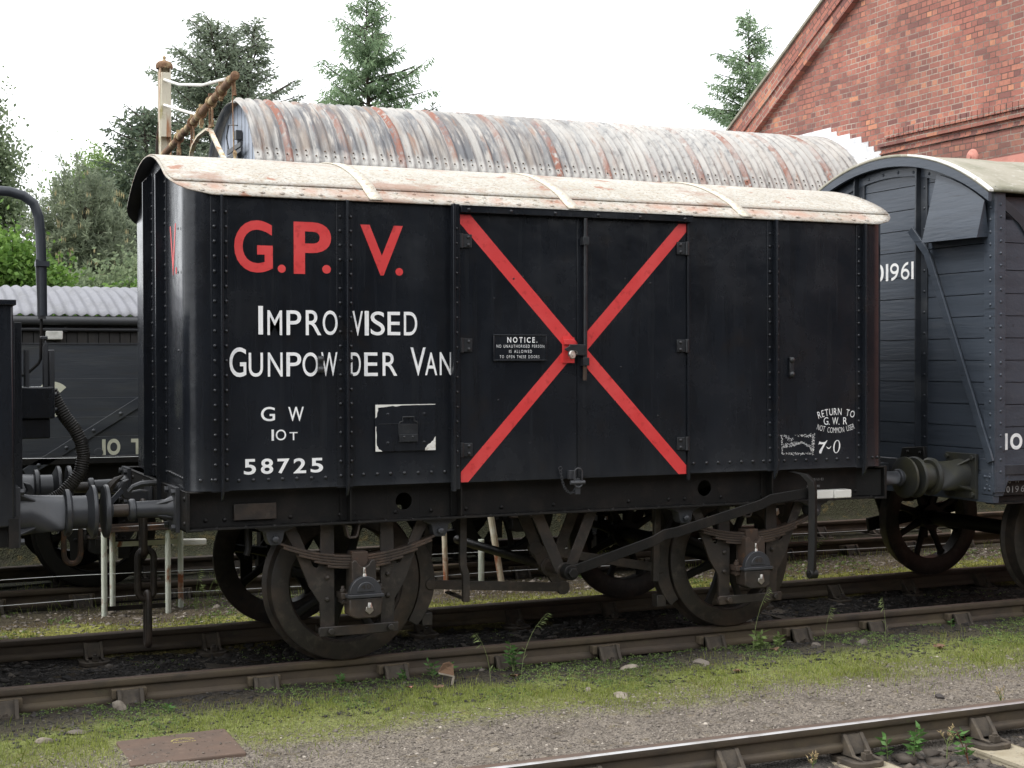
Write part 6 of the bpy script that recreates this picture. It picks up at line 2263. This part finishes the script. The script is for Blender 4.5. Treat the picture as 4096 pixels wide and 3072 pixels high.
p = scatter(90000, -2.2, 10, 1.56, 2.6, rng, lambda x, y: np.clip(1.35 - (y - 1.5) / .9, 0, 1) * (.25 + .7 * np.clip((x + 0.5) / 2.5, 0, 1)) * (.4 + .8 * vnoise(x * 3, y * 3, 6)))
blades('far_moss', p, rng.uniform(.006, .04, len(p)), .0026, 'fargrass', rng, .5, 'bright mossy grass beyond the far rail')
p = scatter(36000, -2.2, 10, 1.56, 2.9, rng, lambda x, y: (vnoise(x * 1.8, y * 1.8, 7) > .5) * .7)
blades('far_ochre_moss', p, rng.uniform(.005, .02, len(p)), .0024, 'moss', rng, .5, 'ochre moss beyond the far rail', 'moss')
p = scatter(9000, -2.2, 10, 1.9, 5.4, rng, lambda x, y: (vnoise(x * 1.2, y * 1.2, 4) > .55) * .6)
blades('far_tufts', p, rng.uniform(.02, .10, len(p)), .0016, 'grass', rng, .5, 'loose grass tufts by the wire fence')

def seedlings(name, P, rng, mt, label, size=.012, k=5):
    C = np.repeat(P, k, 0) + rng.normal(size=(len(P) * k, 3)) * np.array([.008, .008, .003]) + np.array([0, 0, .007])
    D = rng.normal(size=(len(C), 3)) * np.array([1, 1, .35]) + np.array([0, 0, .25])
    V, F = quads(C, D, size * rng.uniform(.6, 1.3, len(C)), size * .6, rng)
    tag(np_mesh(name, V, F, mt), label, 'seedlings', kind='stuff')
p = scatter(15000, -2, 9, -1.1, -.06, rng, lambda x, y: (vnoise(x * 2.4 + 5, y * 2.4, 22) > .52) * .75 * np.clip((y + 1.1) / .3, 0, 1))
seedlings('seedlings', p, rng, 'seed', 'tiny bright seedlings carpeting the soil along the near rail')
p = scatter(2600, -1, 9, .15, 1.4, rng, lambda x, y: (vnoise(x * 2.4 + 5, y * 2.4, 25) > .6) * .6)
seedlings('seedlings', p, rng, 'seed', 'sparse dark seedlings in the cinders between the rails', .013)
p = scatter(5000, -1, 10, 1.65, 3.4, rng, lambda x, y: (vnoise(x * 1.8 + 5, y * 1.8, 26) > .55) * .6)
seedlings('seedlings', p, rng, 'seed', 'small leafy seedlings in the moss beyond the far rail', .022)

# ------------------------------------------------------------------ single plants
def weed(x, y, h, label, nleaf=10, L_=.05, stem='stalk', mt='weed', seed=0, z=None):
    r = np.random.default_rng(seed)
    z0 = float(hground(x, y)) - .005 if z is None else z
    t = thing('weed', label, 'weed', (x, y, z0), 'single weeds by the rails')
    m = MB()
    n_s = r.integers(1, 4)
    C, D = [], []
    for s in range(n_s):
        a, l = r.random() * 6.28, r.uniform(.1, .35)
        hh = h * r.uniform(.75, 1.05)
        tip = np.array([x + l * hh * math.cos(a), y + l * hh * math.sin(a), z0 + hh])
        m.tube([(x + .006 * s, y, z0), tuple((np.array([x, y, z0]) + tip) / 2 + np.array([0, 0, .01])), tuple(tip)], [.0028, .0022, .0012], 6)
        for k in range(nleaf):
            q = .25 + .75 * (k + .5) / nleaf
            pnt = np.array([x, y, z0]) + (tip - np.array([x, y, z0])) * q
            b = k * 2.4 + s
            C.append(pnt); D.append(np.array([math.cos(b), math.sin(b), r.uniform(-.1, .6)]))
    m.build('stem', stem, t)
    V, F = quads(np.array(C), np.array(D), L_ * r.uniform(.7, 1.2, len(C)), L_ * .36, r)
    np_mesh('leaves', V, F, mt, t)
for i, (x, y, h, lab) in enumerate([
        (1.28, -.20, .10, 'leafy weed under the near rail, the leftmost of three below the first axlebox'),
        (1.88, -.19, .11, 'bushy green weed pressed against the near rail, middle of the leafy row'),
        (2.03, -.18, .09, 'small green weed just right of the bushy one at the near rail'),
        (1.68, -.20, .075, 'low leafy weed left of the bushy one at the near rail'),
        (2.42, -.20, .17, 'tall leafy weed growing up beside a rail chair below the brake lever'),
        (4.15, -.40, .14, 'yellowish leafy clump before the right hand wheel of the gunpowder van'),
        (4.28, -.42, .12, 'second yellowish clump, at the foot of the tall grass stalk'),
        (.20, -.48, .06, 'tiny four-leaved weed on the bare soil at the lower left'),
        (5.9, -.25, .07, 'small weed by the near rail under the right hand van'),
        (3.42, -2.66, .15, 'bushy weed beside the foreground rail between two chairs'),
        (3.56, -2.68, .17, 'taller weed with spread leaves beside the foreground rail'),
        (3.80, -2.82, .19, 'upright long-leaved weed in the foreground ballast by the pale sleeper'),
        (4.35, -2.75, .12, 'low weed in the ballast at the lower right corner'),
        (2.05, 1.68, .06, 'small weed at the edge of the far rail between the wheels')]):
    weed(x, y, h, lab, nleaf=9 if h < .12 else 13, L_=.045 if h < .12 else .06, seed=40 + i, mt='seed' if 'yellowish' in lab else 'weed', stem='weedred' if 'long-leaved' in lab else 'stalk')

def stalk(x, y, h, lean, label, seed, head=True, mt='stalk', nb=1):
    r = np.random.default_rng(seed)
    z0 = float(hground(x, y)) - .005
    t = thing('grass_stalk', label, 'grass stalk', (x, y, z0), 'tall grass stalks')
    m = MB()
    C, D = [], []
    for b in range(nb):
        ll = lean * r.uniform(.6, 1.2) if b else lean
        hh = h * (r.uniform(.6, 1) if b else 1)
        P = [(x + .01 * b + ll * hh * s ** 2, y - .03 * hh * s, z0 + hh * (s - .18 * s ** 3 * abs(ll) * 2)) for s in np.linspace(0, 1, 9)]
        m.tube(P, list(np.linspace(.0019, .0007, 9)), 5)
        for k in range(2):
            q = P[2 + k]
            C.append(np.array(q)); D.append(np.array([(-1) ** k * .8, .1, .9]))
        if head:
            for k in range(10):
                q = np.array(P[6]) + (np.array(P[8]) - np.array(P[6])) * (k / 9)
                C.append(q); D.append(np.array([np.sign(ll) * .9, r.normal() * .3, -.45 + r.normal() * .3]))
    m.build('stem', mt, t)
    V, F = quads(np.array(C), np.array(D), np.array([.045 if head else .07] * len(C)) * r.uniform(.7, 1.2, len(C)), .006, r)
    np_mesh('spikelets', V, F, mt, t)
for a in [(2.40, -.38, .46, .38, 'arching wild oat stalk in front of the near rail, below the brake crank', 1),
          (2.14, -.50, .36, -.28, 'straw-coloured grass stalk leaning left in front of the near rail', 2),
          (4.08, -.42, .48, .25, 'tall wild oat stalk crossing the right hand wheel of the gunpowder van', 3),
          (4.6, -.5, .3, .15, 'thin grass stalk right of the tall wild oat', 4),
          (5.15, -.45, .33, -.12, 'thin upright grass stalk under the right hand buffers', 5),
          (5.45, 2.0, .42, .4, 'arching grass stalk beyond the far rail, right of the lever guard', 6),
          (6.3, 2.1, .45, .35, 'arching grass stalk beyond the far rail, left of the right hand van wheel', 7),
          (1.0, 2.75, .36, .12, 'grass clump stalk at the right foot of the steel trestle', 8),
          (1.1, 2.8, .34, .3, 'second stalk leaning right beside the steel trestle', 9),
          (1.3, 2.5, .3, -.2, 'bent green stalk behind the left wheel of the gunpowder van', 10)]:
    stalk(*a, nb=3 if a[5] >= 8 else 1)
# twiggy seeded plants in the foreground
def twig_plant(x, y, h, label, seed):
    r = np.random.default_rng(seed)
    z0 = float(hground(x, y)) - .005
    t = thing('dry_plant', label, 'plant', (x, y, z0))
    m = MB(); C, D = [], []
    for b in range(5):
        a = r.uniform(-.9, .9); q = r.uniform(.3, .75)
        m0 = np.array([x + .05 * q * h, y, z0 + q * h])
        tip = m0 + np.array([math.sin(a) * .5, r.normal() * .1, .55]) * h * r.uniform(.5, .9)
        m.tube([(x, y, z0), tuple(m0), tuple((m0 + tip) / 2 + np.array([.01, 0, -.01])), tuple(tip)], [.003, .0024, .0018, .001], 5)
        for k in range(16):
            s = r.random()
            p_ = m0 + (tip - m0) * (.35 + .65 * s)
            C.append(p_); D.append(np.array([r.normal(), r.normal() * .5, .8]))
    m.build('stem', 'stalk', t)
    V, F = quads(np.array(C), np.array(D), .022 * r.uniform(.6, 1.2, len(C)), .003, r)
    np_mesh('seed_heads', V, F, 'straw', t)
twig_plant(4.62, -2.72, .26, 'dry branching plant with pale seed heads at the lower right, over the foreground rail', 3)
twig_plant(3.72, -2.75, .2, 'dry upright twig with seed heads left of the right hand sleeper', 4)
twig_plant(2.93, -2.70, .1, 'short dry twig at the foot of the left foreground chair', 5)
twig_plant(4.35, -2.44, .16, 'thin pale twig standing on the gravel just behind the foreground rail', 6)

# ------------------------------------------------------------------ stones and litter
def stone(x, y, s, label, mt='stone', seed=0, flat=.5, z=None, name='stone', cat='stone', group='loose stones'):
    r = np.random.default_rng(seed)
    bm = bmesh.new()
    bmesh.ops.create_icosphere(bm, subdivisions=2, radius=1)
    k = r.normal(size=(7, 3)); k /= np.linalg.norm(k, axis=1, keepdims=True)
    c = r.uniform(.55, .95, 7)
    for v in bm.verts:
        p_ = np.array(v.co)
        for a, b in zip(k, c):
            d = p_ @ a
            if d > b: p_ = p_ - a * (d - b)
        v.co = Vector(p_ * np.array([s, s * .7, s * flat]))
    me = bpy.data.meshes.new(name)
    bm.to_mesh(me); bm.free()
    me.materials.append(MT[mt])
    o = link(bpy.data.objects.new(name, me))
    o.location = (x, y, float(hground(x, y)) + s * flat * .12 if z is None else z)
    o.rotation_euler = (r.normal() * .15, r.normal() * .15, r.random() * 6)
    tag(o, label, cat, group)
for i, a in enumerate([
        (2.58, -.95, .028, 'small pale-topped stone alone on the moss below the brake crank', 'stonepale', .8),
        (2.72, -1.12, .075, 'long flat pale stone at the edge of the gravel below the brake crank', 'stonepale', .25),
        (4.35, -1.95, .035, 'dark lump of stone on the gravel before the foreground rail at right', 'stonedark', .7),
        (3.12, -.45, .07, 'rounded tan stone between two chairs of the near rail', 'stonepale', .45),
        (-.03, -.22, .055, 'pinkish pointed stone by the near rail at the far left', 'stonepale', .8),
        (-.5, -.85, .05, 'pale stone at the left edge of the picture on the moss', 'stonepale', .6),
        (-.32, -.75, .06, 'flat grey stone near the left edge, behind the pale one', 'stone', .35),
        (.92, -.55, .04, 'dark stone on the soil left of the second chair', 'stonedark', .5),
        (4.95, -.45, .06, 'grey stone against the near rail under the right hand buffer', 'stone', .6),
        (4.6, -.4, .045, 'brown stone left of the grey one at the near rail', 'stone', .5),
        (3.6, -.55, .065, 'grey rounded stone among the seedlings before the right hand wheel', 'stone', .5),
        (2.05, -2.3, .04, 'flat pale stone just behind the foreground rail', 'stonepale', .4),
        (2.98, -2.28, .06, 'broad pale stone behind the foreground rail near its middle', 'stonepale', .35),
        (1.55, -1.95, .03, 'pale pebble on the bare gravel in the lower middle', 'stonepale', .5),
        (.72, .75, .045, 'white stone in the cinders between the rails, left of the wheel', 'stonepale', .4),
        (.64, .66, .05, 'second white stone in the cinders, next to the first', 'stonepale', .4),
        (5.6, .6, .04, 'tan pebble between the rails under the buffers', 'stonepale', .6),
        (4.6, 2.1, .07, 'pinkish boulder in the moss seen through the right hand wheel', 'stonepale', .7),
        (-.05, 1.85, .05, 'pale stone on the verge beyond the far rail at left', 'stonepale', .5),
        (.15, 1.9, .07, 'brown clod beyond the far rail left of the steel trestle', 'stonedark', .6)]):
    stone(a[0], a[1], a[2], a[3], a[4], 60 + i, a[5])
def flat_piece(name, P, th, label, cat, mt, tilt=None):
    m = MB()
    z = float(hground(P[0][0], P[0][1]))
    m.prism([(x, y, z + .01 + (tilt * (x - P[0][0]) if tilt else 0)) for x, y in P], (0, 0, th))
    return tag(m.build(name, mt, None, smooth=False, bevel=.003), label, cat)
flat_piece('slate', [(.72, .38), (.90, .30), (1.02, .50), (.92, .52)], .02, 'broken grey slate lying in the cinders left of the first wheel', 'slate', 'stone', .08)
flat_piece('slate', [(1.12, .36), (1.22, .16), (1.3, .2), (1.22, .42)], .02, 'brown slate leaning in the cinders close to the near rail', 'slate', 'slab', .06)
m = MB()
m.tube([(-.42, .35, -.165), (-.3, .37, -.155), (-.1, .42, -.15), (.12, .47, -.155)], [.005, .006, .005, .003], 6)
m.tube([(-.3, .37, -.155), (-.36, .3, -.16)], [.004, .003], 5)
tag(m.build('stick', 'straw'), 'thin pale stick lying in the cinders at the far left', 'stick')
# plate let into the ground
m = MB()
zs = -.118
m.prism([(-.163, -1.02, zs - .05), (.405, -.985, zs - .05), (.40, -1.50, zs - .05), (-.165, -1.50, zs - .05)], (0, 0, .06))
sp_ = tag(m.build('cover_slab', 'slab', None, smooth=False, bevel=.008), 'square reddish-brown slab let into the moss at the lower left, with faded yellow marks', 'slab')
m = MB()
rs = random.Random(9)
zt = zs + .0115
for k in range(26):
    a = math.pi * (.15 + .8 * k / 25)
    for rad in (.055,) if k % 3 else (.055, .035):
        if rs.random() < .75:
            x, y = .155 + rad * 1.1 * math.cos(a), -1.16 + rad * math.sin(a)
            m.box(x - .004, x + .004, y - .003, y + .003, zt - .001, zt + .0005)
for k in range(10):
    x = .10 + .012 * k
    m.box(x - .004, x + .004, -1.185, -1.179, zt - .001, zt + .0005)
m.build('yellow_marks', 'yellow', sp_, smooth=False)
p = np.stack([rng.uniform(-.15, .39, 160), rng.uniform(-1.49, -1.03, 160), np.full(160, zs + .0125)], 1)
q_ = rocks('dirt_on_slab', p, rng.gamma(1.5, .0010, 160) + .001, 'gravel', rng)
q_.parent = sp_
q_['kind'] = 'stuff'
# standing scrap of brown packaging in the grass
m = MB()
m.prism([(1.83, -.42, -.05), (1.86, -.43, .005), (1.90, -.43, .012), (1.925, -.43, -.005), (1.925, -.44, -.075)], (0, .006, .0))
a = m.build('brown_scrap', 'orange', None)
tag(a, 'upright brown scrap with a pale cut edge standing in the grass below the left wheel', 'litter')
m = MB().bar((1.828, -.436, -.05), (1.925, -.446, -.077), .012, .008)
m.bar((1.918, -.45, -.08), (1.905, -.455, -.125), .01, .012)
m.build('pale_edge', 'stonepale', a, smooth=False)
for i, a in enumerate([(1.62, -.50, .03, 'pink curled leaf on the soil left of the brown scrap'), (2.34, -.42, .045, 'brown crumpled leaf heap at the foot of the arching wild oat'), (3.62, -.95, .035, 'tan dry leaf on the moss in front of the right hand wheel'),
                       (5.28, -.85, .05, 'brown dry leaves on the mossy strip at the right'), (1.78, -.56, .035, 'yellowish dry leaf in the grass below the brown scrap'), (4.22, -.46, .04, 'reddish dead leaf in the yellowish clump')]):
    r = np.random.default_rng(80 + i)
    z = float(hground(a[0], a[1]))
    m = MB()
    s = a[2]
    m.grid(lambda u, v: (a[0] + s * (u - .5) * 2 * math.sin(math.pi * min(.95, max(.05, v))), a[1] + s * 1.2 * (v - .5), z + .012 + s * .5 * (abs(u - .5) * 1.2 + .25 * math.sin(v * 5 + i))), 4, 6)
    tag(m.build('dead_leaf', 'orange' if i != 0 else 'pink'), a[3], 'leaf', 'dead leaves on the ground')
